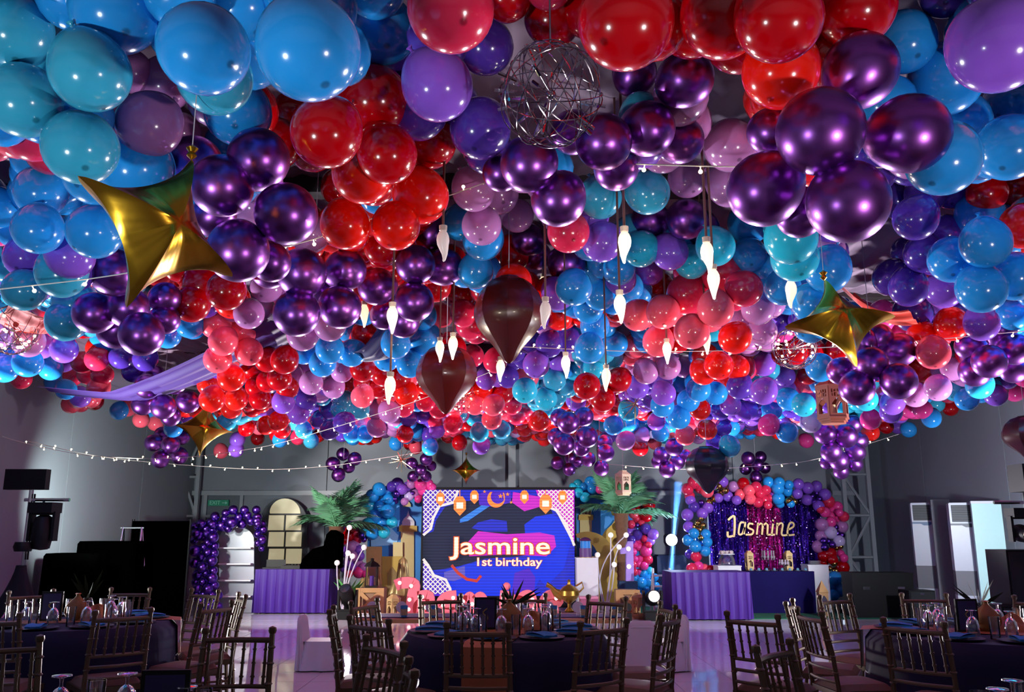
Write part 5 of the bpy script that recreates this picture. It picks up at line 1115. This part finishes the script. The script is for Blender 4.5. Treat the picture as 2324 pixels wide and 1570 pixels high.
for k in range(8):
    q = dc + Vector((-W / 2 + .12 + k * (W - .24) / 7, -.24, H)); t = thing('dessert_plate', 'small dessert plate, %s from the left along the dessert table' % ['first', 'second', 'third', 'fourth', 'fifth', 'sixth', 'seventh', 'eighth'][k], 'plate', q, 0, 'dessert plates'); MB().lathe([(.03, 0), (.06, .012), (.001, .013)], (0, 0, 0), 12).build('plate', m_white, t); MB().ball((0, 0, .03), .028, 8, 6).build('sweet', mat('sweet_teal', '#5d8ea8', .5), t)
# plinths beside the table
def plinth(label, x0, x1, yt, Y, z0=0):
    a = aty(x0, yt, Y); b_ = aty(x1, yt, Y); W = b_.x - a.x; t = thing('plinth', label, 'plinth', ((a.x + b_.x) / 2, Y + .2, z0), 0, 'white plinths'); H = a.z - z0
    MB().box((0, 0, H / 2), (W, .4, H)).build('block', m_white, t, False); MB().box((0, 0, H - .005), (W + .02, .42, .02)).build('top_board', m_white, t, False); return Vector(((a.x + b_.x) / 2, Y + .2, a.z))
pp = plinth('white box plinth left of the dessert table', 1630, 1682, 1284, 16.35); pq = plinth('tall white plinth right of the dessert table', 1834, 1880, 1282, 16.3, .015)
t = thing('cloche_stand', 'clear domed stand with sweets on the left white plinth', 'dessert stand', pp); MB().lathe([(.16, 0), (.16, .02), (.15, .13), (.1, .2), (.001, .22)], (0, 0, 0), 18).build('dome', glassmat('acrylic', (.95, .95, 1), 1.5, .1), t)
for k in range(7): MB().ball((.1 * math.cos(k * .9), .1 * math.sin(k * .9), .24), .035, 8, 6).build('sweet', mat('sweet_cream', '#c9b8b4', .5), t)
MB().lathe([(.15, .2), (.15, .215), (.001, .215)], (0, 0, 0), 18).build('tray', m_white, t)
t = thing('plate_stack', 'stack of white plates on the tall right plinth', 'plates', pq)
for k in range(4): MB().lathe([(.06, 0), (.12, .015), (.001, .016)], (0, 0, .018 * k), 16).build('plate', m_white, t)
q = aty(1869, 1385, 15.6); t = thing('pointed_lantern_box', 'pointed cream lantern box with dark window on the green carpet', 'box', (q.x, q.y, .015)); MB().box((0, 0, .2), (.16, .14, .4)).build('body', m_wood, t, False)
MB().lathe([(.125, .4), (.001, .6)], (0, 0, 0), 4).build('roof', m_wood, t, False, rot=(0, 0, PI / 4)); MB().prism([(-.045, .08), (.045, .08), (.05, .12), (.05, .28), (.02, .33), (0, .35), (-.02, .33), (-.05, .28), (-.05, .12)], .01).build('window_shape', mat('lantern_dark', '#241a3c', .5), t, False, loc=(0, -.075, 0))
# ---- right side: air conditioners, panels, speakers
m_acw = mat('aircon_white', '#c4c4d0', .35, var=.03); m_acg = mat('aircon_grey', '#6d6a72', .5, var=.05); m_grl = mat('grille_dark', '#16181a', .5)
def aircon(label, x, Y, W, H, band, rz):
    q = aty(x, 1300, Y); t = thing('air_conditioner', label, 'air conditioner', (q.x, q.y, 0), rz, 'floor air conditioners'); D = .36
    MB().box((0, 0, H * .12), (W, D, H * .24)).build('lower_panel', m_acw, t, False); MB().box((0, .005, H * .34), (W * .99, D, H * .2)).build('intake_panel', m_acg, t, False); MB().box((0, 0, H * .635), (W, D, H * .39)).build('front_panel', m_acw, t, False)
    MB().box((0, .01, H * .915), (W, D * .98, H * .17)).build('outlet_housing', m_acw, t, False); otl = MB().box((0, -D / 2 + .01, H * .915), (W * .88, .02, H * .14)).build('outlet', m_grl, t, False)
    for k in range(9): MB().box((0, -D / 2 - .004, H * .855 + H * .12 * k / 8), (W * .88, .014, .008)).build('louver', m_acg, otl, False)
    MB().prism([(-W / 2, .04), (W / 2, .04), (W / 2, .01), (W * .2, .01), (W * .1, -.02), (-W * .1, -.02), (-W * .2, .01), (-W / 2, .01)], .012).build('trim_band', mat('band_' + band.strip('#'), band, .4), t, False, loc=(0, -D / 2 - .004, H * .81))
    MB().box((W * .32, -D / 2 - .004, H * .765), (.05, .01, .07)).build('badge', m_black, t, False)
    MB().box((0, 0, H + .004), (W * .96, D * .9, .012)).build('top', m_acw, t, False)
aircon('floor air conditioner with blue band, left of the two', 2112, 15.9, .47, 1.95, '#3a5f8e', -.36)
aircon('floor air conditioner with grey band, right of the two', 2209, 14.3, .55, 1.90, '#3a3844', -.36)
q = aty(2155, 1300, 15.3); t = thing('wall_pier', 'plain grey pier between the two air conditioners', 'pier', (q.x, q.y + .1, 0), -.36); MB().box((0, 0, 1.0), (.3, .2, 2.0)).build('pier', mat('pier_grey', '#6f6d74', .6), t, False); del t['category']; t['kind'] = 'structure'; t.name = 'trim_pier'
q = aty(2266, 1300, 13.6); t = thing('white_partition', 'pale turquoise-lit partition panel right of the air conditioners', 'partition', (q.x, q.y + .15, 0), -.3); MB().box((0, 0, .96), (.42, .1, 1.92)).build('panel', mat('partition_lit_tint', '#b9e0dc', .4, var=.03), t, False); MB().box((0, -.06, 1.9), (.44, .03, .04)).build('edge_strip', m_white, t, False)  # turquoise light is tinted into the white panel's colour
spot('added_partition_light', (6.0, 10.6, 1.9), (7.6, 14.2, 1.2), 60, (.6, 1.0, .95), 40)  # extra turquoise lamp with no fixture, added for the partition
def speaker(label, x, y, Y, W, H, D, z=0, rz=0, group='black loudspeakers', name='loudspeaker'):
    q = aty(x, y, Y); t = thing(name, label, 'speaker', (q.x, q.y, z), rz, group); MB().box((0, 0, H / 2), (W, D, H)).build('cabinet', m_black, t, False); MB().box((0, -D / 2 - .006, H / 2), (W * .9, .014, H * .92)).build('grille', mat('speaker_grille', '#14181a', .7, bump=.4, bscale=300), t, False)
    MB().box((0, -D / 2 - .014, H * .9), (W * .16, .008, .03)).build('badge', m_chr, t, False); return t
speaker('black loudspeaker at the right edge standing on a subwoofer', 2312, 1300, 10.6, .5, .62, .45, .62); speaker('black subwoofer under the loudspeaker at the right edge', 2306, 1400, 10.5, .62, .615, .55)
speaker('black low monitor in front of the right-hand air conditioner', 2262, 1420, 11.6, .36, .40, .34)
q = aty(2340, 1085, 9.6); speaker('black hexagonal lamp box high at the right edge', 2340, 1085, 9.6, .34, .3, .3, q.z - .15)
q = aty(2306, 1140, 10.2); t = thing('lighting_stand', 'lighting stand with side arm at the right edge', 'light stand', (aty(2345, 1300, 10.2).x, 10.2, 0)); MB().tube([(0, 0, .02), (0, 0, 2.2)], .025, 8).build('pole', m_chr, t); MB().tube([(-.36, 0, q.z), (.1, 0, q.z)], .02, 8).build('side_arm', m_chr, t)
for k in range(3): MB().tube([(0, 0, .5), (.5 * math.cos(k * 2.1), .5 * math.sin(k * 2.1), .015)], .014, 6).build('leg', m_chr, t)
q2 = aty(2312, 1152, 10.1); moving_head('moving head light hung from the right-hand stand, lens aglow', q2, (q2.x - .2, 0, .3), .8, '#ffe8dc', 6, hang=True)
q = aty(2010, 1360, 15.3); t = thing('equipment_case', 'long black equipment case against the right wall', 'case', (q.x, q.y + .3, 0)); MB().box((0, 0, .36), (1.05, .5, .7)).build('case_body', m_black, t, False); MB().box((0, 0, .73), (1.07, .52, .05)).build('lid', m_black, t, False)
for s in (-1, 1): MB().box((s * .3, -.26, .5), (.12, .02, .05)).build('latch', m_chr, t, False)
speaker('small black amplifier box before the first air conditioner', 2082, 1370, 14.6, .42, .52, .4, name='amplifier')
t = thing('floor_wash_light', 'black floor light at the foot of the balloon arch', 'stage light', (aty(1922, 1372, 16.2).x, 16.2, .016)); MB().box((0, 0, .1), (.34, .24, .16)).build('body', m_black, t, False); MB().box((0, -.125, .12), (.28, .012, .08)).build('lens_strip', mat('led_strip', '#d8ecff', .3, emit=1.2), t, False); MB().tube([(.17, 0, .1), (.3, 0, .01)], .012, 6).build('bracket', m_black, t)
# ---- left side: tower, black masking, covered equipment
BY = 15.3; a = aty(303, 1182, BY); b2 = aty(432, 1182, BY); t = thing('black_masking', 'tall black masking screen left of the purple garland', 'screen', ((a.x + b2.x) / 2, BY, 0)); MB().box((0, 0, a.z / 2), (b2.x - a.x, .06, a.z)).build('cloth', m_blk2, t, False)
for s in (-1, 1): MB().tube([(s * (b2.x - a.x) / 2, 0, 0), (s * (b2.x - a.x) / 2, 0, a.z + .03)], .025, 8).build('pole', m_black, t)
def blob(label, x0, x1, yt, Y, D=.6, taper=.06):
    a = aty(x0, yt, Y); b_ = aty(x1, yt, Y); W = b_.x - a.x; H = a.z; b = MB()
    def fn(u, v):
        an = 2 * PI * u; sq = (abs(math.cos(an)) ** 6 + abs(math.sin(an)) ** 6) ** (-1 / 6); k = (1 + taper * (1 - v)) * (1 + .015 * math.sin(an * 9))
        if v > .97: k *= .94
        return (W / 2 * sq * math.cos(an) * k, D / 2 * sq * math.sin(an) * k, H * min(1, v / .97))
    b.grid(fn, 48, 16); b.add([(W / 2 * .9 * c_, D / 2 * .9 * s_, H - .004) for c_, s_ in ((-1, -1), (1, -1), (1, 1), (-1, 1))], [(0, 1, 2, 3)])
    o = b.build('equipment_cover', m_blk2); o.location = ((a.x + b_.x) / 2, Y + D / 2, 0); tag(o, label, 'cover', 'black equipment covers')
blob('wide black covered equipment in front of the left wall', 92, 215, 1256, 12.8); blob('taller black covered equipment next to the masking screen', 170, 302, 1228, 14.2)
q = aty(294, 1210, 15.0); t = thing('folding_ladder', 'metal folding ladder showing above the black covers', 'ladder', (q.x, 15.0, 0)); zt = aty(285, 1196, 15.0).z
for s in (-1, 1): MB().tube([(s * .22, -.1, 0), (s * .16, .1, zt)], .018, 6).build('rail', m_chr, t); MB().tube([(s * .22, .5, 0), (s * .16, .12, zt)], .015, 6).build('rear_rail', m_chr, t)
for k in range(6): z = zt * (k + 1) / 6.05; MB().tube([(-.2, -.1 + .2 * z / zt, z), (.2, -.1 + .2 * z / zt, z)], .014, 6).build('rung', m_chr, t)
TYY = 11.6; q = aty(50, 1300, TYY); t = thing('light_tower', 'lighting tower with black sky panel at the left wall', 'light stand', (q.x, TYY, 0)); zt = aty(60, 1112, TYY).z
MB().tube([(0, 0, .02), (0, 0, zt)], .03, 8).build('pole', m_chr, t)
MB().tube([(.05, 0, zt - .05), (.05, 0, zt - .9)], .012, 6).build('cable', m_black, t)
c_ = aty(62, 1088, TYY); MB().box((c_.x - q.x, 0, c_.z), (.55, .12, .27)).build('sky_panel', m_black, t, False)
za = aty(90, 1134, TYY).z; MB().tube([(-.08, 0, za), (.52, 0, za)], .022, 8).build('cross_arm', m_chr, t); MB().tube([(.02, 0, za - .22), (.2, 0, za)], .012, 6).build('brace', m_chr, t)
MB().lathe([(.1, -.06), (.12, 0), (.1, .06)], (.03, -.1, aty(50, 1240, TYY).z), 14).build('winch', m_black, t)
for k in range(3): MB().tube([(0, 0, .7), (.6 * math.cos(k * 2.1 + .4), .6 * math.sin(k * 2.1 + .4), .015)], .016, 6).build('leg', m_chr, t)
h_ = aty(104, 1140, TYY); moving_head('black moving head light hung from the left lighting tower', Vector((h_.x, TYY, za - .03)), (h_.x + .05, TYY - .2, -2), 1.05, '#0e1012', .0001, hang=True)
q = aty(35, 1390, 11.0); b = MB()
b.grid(lambda u, v: ((.06 + .52 * (1 - v) ** 1.4 * (1 + .1 * math.sin(u * 44))) * math.cos(2 * PI * u), (.06 + .4 * (1 - v) ** 1.4) * math.sin(2 * PI * u), 1.02 * v), 60, 12); o = b.build('tower_skirt', mat('navy_black_cloth', '#0c1018', .85)); o.location = (aty(36, 1390, 11.6).x, 11.6, 0); tag(o, 'black cloth skirt draped round the foot of the light tower', 'drape')
# ================================================================== banquet furniture
m_ch = mat('chair_bronze', '#57452f', .38, .35, var=.15, scale=10); m_cush = mat('cushion_tan', '#6e4b3d', .6, var=.06)
m_glass = glassmat('clear_glass', (.97, .97, .98), 1.5, .05); m_nap = mat('blue_napkin', '#1274b8', .7, var=.1); m_cloth_t = mat('purple_tablecloth', '#171036', .7, var=.1, scale=3, spec=.3)
m_run = mat('orange_runner', '#a8623a', .55, var=.1, scale=4); m_plate = mat('dark_charger', '#3a3450', .3, var=.05)
def rod(b, a, c, r, rings=3):
    a = Vector(a); c = Vector(c); b.tube([a, c], r, 7)
    for k in range(rings):
        p = a + (c - a) * ((k + .7) / (rings + .4)); d = (c - a).normalized() * r * .55; b.tube([p - d, p + d], r * 1.45, 7)
def make_chair():
    t = thing('banquet_chair', 'x', 'chair', (0, 0, 0), 0, 'bronze bamboo-style banquet chairs')
    b = MB(); b.box((0, 0, .425), (.40, .40, .035)); b.build('seat', m_ch, t, False)
    def cfn(u, v):
        x, y = (u - .5) * 2, (v - .5) * 2; k = (1 - x ** 6) * (1 - y ** 6); return (.19 * x, .19 * y, .445 + .045 * k ** .35)
    b = MB(); b.grid(cfn, 12, 12); b.build('cushion', m_cush, t)
    for s in (-1, 1):
        b = MB(); rod(b, (s * .185, .19, 0), (s * .185, .185, .42), .015, 4); b.build('leg', m_ch, t)
        b = MB(); pts = [(s * .185, -.23, 0), (s * .185, -.19, .45), (s * .182, -.215, .68), (s * .178, -.265, .91)]; b.tube(pts, .0155, 8)
        for z0, y0 in ((.12, -.219), (.25, -.207), (.36, -.198), (.56, -.202), (.66, -.213), (.76, -.232), (.84, -.25)): b.lathe([(.0155, -.008), (.023, 0), (.0155, .008)], (s * .181, y0, z0), 8)
        b.lathe([(.018, 0), (.023, .014), (.02, .03), (.001, .038)], (s * .178, -.265, .91), 8); b.build('back_post', m_ch, t)
    def bow(z, y, w=.18): return [(-w, y, z), (-w * .5, y - .018, z), (0, y - .026, z), (w * .5, y - .018, z), (w, y, z)]
    for nm, z, y, r in (('top_rail', .875, -.257, .015), ('back_rail', .645, -.212, .012), ('back_rail', .575, -.203, .011), ('back_rail', .50, -.196, .011)): MB().tube(bow(z, y), r, 8).build(nm, m_ch, t)
    for k in range(6):
        x = -.15 + .06 * k; off = -.026 * (1 - (x / .18) ** 2); b = MB(); rod(b, (x, -.212 + off, .645), (x, -.257 + off, .875), .0085, 3); b.build('spindle', m_ch, t)
    for a, c in (((-.185, .19, .2), (.185, .19, .2)), ((-.185, -.21, .22), (.185, -.21, .22)), ((-.185, -.21, .16), (-.185, .19, .16)), ((.185, -.21, .16), (.185, .19, .16)), ((-.185, -.205, .28), (-.185, .19, .28)), ((.185, -.205, .28), (.185, .19, .28))):
        b = MB(); rod(b, a, c, .009, 3); b.build('stretcher', m_ch, t)
    return t
chair0 = make_chair(); used = [False]
def chair(x, y, rz, label):
    if not used[0]: used[0] = True; chair0.location = (x, y, 0); chair0.rotation_euler = (0, 0, rz); chair0['label'] = label; return chair0
    return dup(chair0, (x, y, 0), rz, label)
gob_me = MB().lathe([(.001, .175), (.034, .172), (.035, .168), (.008, .161), (.006, .145), (.007, .132), (.020, .124), (.034, .104), (.041, .07), (.041, .04), (.036, 0), (.0345, 0), (.0395, .04), (.0395, .07), (.032, .102), (.018, .120), (.001, .126)], (0, 0, 0), 16).mesh('bowl', m_glass)
tum_me = MB().lathe([(.030, .0), (.034, .14), (.032, .14), (.0285, .012), (.001, .012)], (0, 0, 0), 14).mesh('tumbler_wall', m_glass)
def pl_me():
    return MB().lathe([(.09, 0), (.15, .012), (.152, .014), (.09, .005), (.001, .005)], (0, 0, 0), 24).mesh('plate', m_plate)
plate_me = pl_me()
def nfn(u, v): return ((u - .5) * .22, (v - .5) * .11, .012 + .012 * math.sin(PI * u) + .004 * math.sin(v * 9))
nb = MB(); nb.grid(nfn, 8, 6); nb.box((0, 0, .007), (.21, .10, .012)); nap_me = nb.mesh('folded_napkin', m_nap)
def cloth_top(name, c, r, h, m, label, nf=26):
    b = MB()
    def fn(u, v):
        a = 2 * PI * u
        if v < .3: rr = r * (v / .3); return (max(1e-4, rr) * math.cos(a), max(1e-4, rr) * math.sin(a), h + .006)
        s = (v - .3) / .7; k = s ** 1.2; rr = r + .012 + .05 * k + .035 * k * math.sin(a * nf / 2 + 1.3 * math.sin(a * 3)); return (rr * math.cos(a), rr * math.sin(a), h + .004 - s * (h - .012))
    b.grid(fn, 130, 14); o = b.build(name, m); o.location = c; return tag(o, label, 'tablecloth', 'floor-length purple tablecloths')
SEAT = {-98: 'front', -62: 'front right', -26: 'right front', 10: 'right', 46: 'right back', 82: 'back', 118: 'back left', 154: 'left back', 190: 'left', 226: 'front left'}
def round_table(cx, cy, r, nm, angs, runner_rz, seats=None, R=None, turn=0):
    t = thing('round_table', 'round banquet table under a purple cloth, ' + nm, 'table', (cx, cy, 0), 0, 'round banquet tables')
    MB().lathe([(r - .07, .73), (r - .07, .755), (.001, .757)], (0, 0, 0), 40).build('table_top', m_wood, t)
    for k in range(4): a = PI / 4 + k * PI / 2; MB().tube([(.45 * math.cos(a), .45 * math.sin(a), 0), (.42 * math.cos(a), .42 * math.sin(a), .73)], .016, 8).build('leg', m_chr, t)
    cloth_top('tablecloth', (cx, cy, 0), r, .76, m_cloth_t, 'purple floor-length cloth on the ' + nm)
    # runner across the table
    b = MB(); wv = .30
    def rf(u, v):
        s = (u - .5) * 2 * (r + .30); x = (v - .5) * wv
        if abs(s) <= r + .02: return (s, x, .772)
        e = abs(s) - r - .02; return (math.copysign(r + .035 + .05 * e, s), x, .772 - e)
    b.grid(rf, 24, 4); o = b.build('table_runner', m_run); o.location = (cx, cy, 0); o.rotation_euler = (0, 0, runner_rz); tag(o, 'satin copper-orange runner across the ' + nm, 'table runner', 'copper table runners')
    R = R or r + .22
    for a in angs:
        ph = math.radians(a + turn); w_ = SEAT[a]
        chair(cx + R * math.cos(ph), cy + R * math.sin(ph), ph + PI / 2 + R_.uniform(-.12, .12), 'bronze bamboo-style chair at the %s of the %s' % (w_, nm))
    for a in (seats or angs):
        ph = math.radians(a + turn); w_ = SEAT[a]; d = Vector((math.cos(ph), math.sin(ph), 0)); s = Vector((-d.y, d.x, 0)); c = Vector((cx, cy, .768)) + d * (r - .20)
        o = obj('plate', plate_me, None, c, (0, 0, 0)); tag(o, 'dark plate at the %s place of the %s' % (w_, nm), 'plate', 'place plates')
        o = obj('napkin', nap_me, None, c + Vector((0, 0, .015)), (0, 0, ph + R_.uniform(-.2, .2))); tag(o, 'folded blue napkin at the %s place of the %s' % (w_, nm), 'napkin', 'folded blue napkins')
        o = obj('goblet', gob_me, None, c - d * .22 + s * .02, (0, 0, 0)); tag(o, 'upturned clear goblet at the %s place of the %s' % (w_, nm), 'glass', 'upturned goblets')
        o = obj('tumbler', tum_me, None, c - d * .17 - s * .10, (0, 0, 0), (1, 1, 1)); tag(o, 'clear straight tumbler at the %s place of the %s' % (w_, nm), 'glass', 'clear tumblers')
    return Vector((cx, cy, .772))
def centrepiece(c, nm, seed, full=True):
    rnd = random.Random(seed)
    t = thing('sign_frame', 'dark framed table sign standing on the ' + nm, 'table sign', c + Vector((-.14, -.02, 0)), .1, 'framed table signs')
    MB().box((0, 0, .11), (.16, .015, .22)).build('frame', m_black, t, False); MB().box((0, -.010, .11), (.13, .006, .19)).build('card', mat('sign_card', '#2a2058', .5, var=.1), t, False)
    MB().tube([(0, -.014, .06)] + [(.018 * math.sin(k), -.014, .06 + .012 * k) for k in range(1, 8)], .004, 5).build('printed_flourish', m_goldp, t); MB().box((0, .05, .05), (.06, .1, .008)).build('easel', m_black, t, False)
    if not full: return
    t = thing('cloth_pouch', 'brown cloth pouch with gathered neck on the ' + nm, 'pouch', c + Vector((.03, .04, 0)), 0, 'brown cloth pouches')
    b = MB(); b.grid(lambda u, v: ((.075 * math.sin(PI * min(1, .15 + v * .95)) * (1 + .12 * math.sin(u * 44)) + .015) * math.cos(2 * PI * u), (.06 * math.sin(PI * min(1, .15 + v * .95)) + .015) * math.sin(2 * PI * u), .20 * v), 40, 12); b.build('pouch_body', mat('brown_felt', '#8a5a2c', .7, var=.12), t)
    MB().lathe([(.02, .195), (.026, .2), (.02, .205)], (0, 0, 0), 10).build('tie', m_brass, t)
    t = thing('orange_drape', 'crumpled copper satin heap on the ' + nm, 'cloth', c + Vector((.2, .03, 0)), 0, 'copper satin heaps'); b = MB()
    b.grid(lambda u, v: ((.13 * (1 - v) + .002) * (1 + .18 * math.sin(u * 38 + v * 5)) * math.cos(2 * PI * u), (.1 * (1 - v) + .002) * (1 + .18 * math.sin(u * 31)) * math.sin(2 * PI * u), .10 * (1 - (1 - v) ** 2) * (1 + .25 * math.sin(u * 25 + v * 8))), 44, 10); b.build('satin', m_run, t)
    t = thing('leaf_sprig', 'dark spiky leaf sprig in a vase on the ' + nm, 'plant', c + Vector((.05, .16, 0)), 0, 'leaf sprigs'); MB().lathe([(.04, 0), (.05, .1), (.03, .16), (.001, .16)], (0, 0, 0), 12).build('vase', mat('dark_vase', '#2a1c18', .3), t)
    for k in range(11):
        a = k * 2.4; el = rnd.uniform(.3, 1.2); d = Vector((math.cos(a) * math.cos(el), math.sin(a) * math.cos(el), math.sin(el))); L = rnd.uniform(.16, .26); s = d.orthogonal().normalized() * .014; o_ = Vector((0, 0, .15))
        b = MB(); b.add([o_ - s * .4, o_ + s * .4, o_ + d * L * .5 + s, o_ + d * L, o_ + d * L * .5 - s], [(0, 1, 2, 3, 4)]); b.build('leaf', mat('dark_leaf', '#1a2416', .9, spec=.08), t)
NC, NL, NR, NB, ND = 'centre round table', 'far left round table', 'right-hand round table', 'nearest left round table', 'nearest right round table'
c = round_table(-.05, 6.35, .72, NC, [-98, -62, -26, 10, 46, 82, 118, 154, 190, 226], -PI / 2 - .15); centrepiece(c + Vector((0, .05, 0)), NC, 1)
c = round_table(-3.45, 7.0, .78, NL, [-98, -62, -26, 10, 46, 82, 118, 226], .35, R=1.02, turn=13); centrepiece(c, NL, 2)
c = round_table(3.3, 6.25, .78, NR, [-98, 46, 82, 118, 154, 190, 226], -.45, R=1.05); centrepiece(c, NR, 3)
c = round_table(-1.45, 3.0, .78, NB, [], .2, seats=[46, 82, 118, 10]); centrepiece(c + Vector((.42, .10, 0)), NB, 4, False)
chair(-1.46, 4.62, PI + .08, 'bronze bamboo-style chair facing the viewer behind the nearest left table')
chair(-2.35, 4.2, PI + .64, 'bronze bamboo-style chair behind the nearest left table at its left end')
chair(-.83, 4.25, 2.25, 'bronze bamboo-style chair beside the nearest left table, closest to the aisle')
chair(-.66, 3.55, 1.75, 'bronze bamboo-style chair cut by the bottom edge left of the centre table')
c = round_table(1.95, 2.9, .78, ND, [], .2, seats=[82, 118, 154])
chair(1.43, 4.08, -2.3, 'bronze bamboo-style chair drawn up behind the nearest right table')
chair(1.72, 5.95, -.75, 'bronze bamboo-style chair alone in the aisle left of the right-hand table')
# ---- low children's table with covered chairs in front of the stage
KY = 10.1; kx0, kx1, kh = -1.75, 1.25, .52; kc = Vector(((kx0 + kx1) / 2, KY, 0)); W = kx1 - kx0
t = thing('children_table', "long low children's table before the stage", 'table', kc); MB().box((0, 0, kh - .02), (W, .75, .04)).build('table_top', m_wood, t, False)
for sx_ in (-1, 1):
    for sy_ in (-1, 1): MB().tube([(sx_ * (W / 2 - .1), sy_ * .3, 0), (sx_ * (W / 2 - .1), sy_ * .3, kh - .04)], .02, 8).build('leg', m_chr, t)
t = MB().box((0, 0, kh + .005), (W + .01, .4, .01)).build('purple_runner', mat('runner_purple', '#3c2a6c', .6), None, False); t.location = kc; tag(t, "purple runner along the low children's table", 'table runner')
for k in range(9):
    x = kc.x - W / 2 + .18 + k * (W - .36) / 8; ordn = ['first', 'second', 'third', 'fourth', 'fifth', 'sixth', 'seventh', 'eighth', 'ninth'][k]
    t = thing('party_cup', "blue party cup, %s from the left on the children's table" % ordn, 'cup', (x + .05, KY - .22, kh + .012), 0, 'blue party cups'); MB().lathe([(.034, 0), (.042, .12), (.039, .12), (.031, .01), (.001, .01)], (0, 0, 0), 14).build('cup_wall', mat('cup_blue', '#1f6fae', .35), t); MB().lathe([(.0365, .02), (.0412, .085)], (0, 0, 0), 14).build('printed_band', mat('cup_print', '#9a8a6a', .4, var=.5, scale=60), t)
    t = thing('round_card', "round white card standing behind the %s blue party cup" % ordn, 'card', (x, KY - .05, kh + .012), 0, 'round white cards'); MB().prism([(.062 * math.cos(a), .09 + .062 * math.sin(a)) for a in [2 * PI * i / 24 for i in range(24)]], .008).build('disc', m_white, t, False); MB().box((0, 0, .018), (.03, .03, .036)).build('foot', m_white, t, False)
m_cov = mat('white_chair_cover', '#c9ccd2', .75, var=.05, scale=4)
def covered(x, y, rz, label):
    t = thing('covered_chair', label, 'chair', (x, y, 0), rz, 'white covered children chairs')
    def bk(u, v):
        a = 2 * PI * u; sq = (abs(math.cos(a)) ** 4 + abs(math.sin(a)) ** 4) ** (-.25); lo = (1 - v) ** 1.5
        hw = (.172 + .035 * lo) * (1 if v < .84 else math.sqrt(max(.0, 1 - ((v - .84) / .16) ** 2 * .72)))
        fold = 1 + .07 * lo * math.sin(a * 9 + 1.7 * math.sin(a * 2))
        return (hw * sq * math.cos(a) * fold, -.19 - .05 * v + (.028 + .05 * lo) * sq * math.sin(a) * fold * (1 if v < .95 else .6), .012 + .555 * v)
    b = MB(); b.grid(bk, 72, 18); b.add([(-.085, -.255, .565), (.085, -.255, .565), (.085, -.225, .565), (-.085, -.225, .565)], [(0, 1, 2, 3)]); b.build('back_cover', m_cov, t)
    def sk(u, v):
        a = 2 * PI * u; sq = (abs(math.cos(a)) ** 6 + abs(math.sin(a)) ** 6) ** (-1 / 6); k = .18 + .05 * (1 - v) * (1 + .25 * math.sin(a * 8)); return (k * sq * math.cos(a), k * sq * math.sin(a), .015 + .29 * v)
    b = MB(); b.grid(sk, 64, 6); b.add([(-.18, -.18, .305), (.18, -.18, .305), (.18, .18, .305), (-.18, .18, .305)], [(0, 1, 2, 3)]); b.build('seat_skirt', m_cov, t)
    MB().tube([(-.165, -.245, .50), (-.08, -.268, .505), (.08, -.268, .505), (.165, -.245, .50)], .008, 6).build('ruffle', m_cov, t)
for x, y, rz, lb in ((1.62, 9.75, PI / 2 + .2, "white covered small chair at the right end of the children's table"), (1.28, 9.35, .15, "white covered small chair, front right of the children's table"), (.62, 9.3, 0, "white covered small chair, front middle right of the children's table"), (-.1, 9.3, 0.05, "white covered small chair, front middle of the children's table"),
                     (-.75, 9.3, 0, "white covered small chair, front middle left of the children's table"), (-1.4, 9.3, -.1, "white covered small chair, front left of the children's table"), (-2.05, 9.8, -PI / 2, "white covered small chair at the left end of the children's table")):
    covered(x, y, rz, lb)
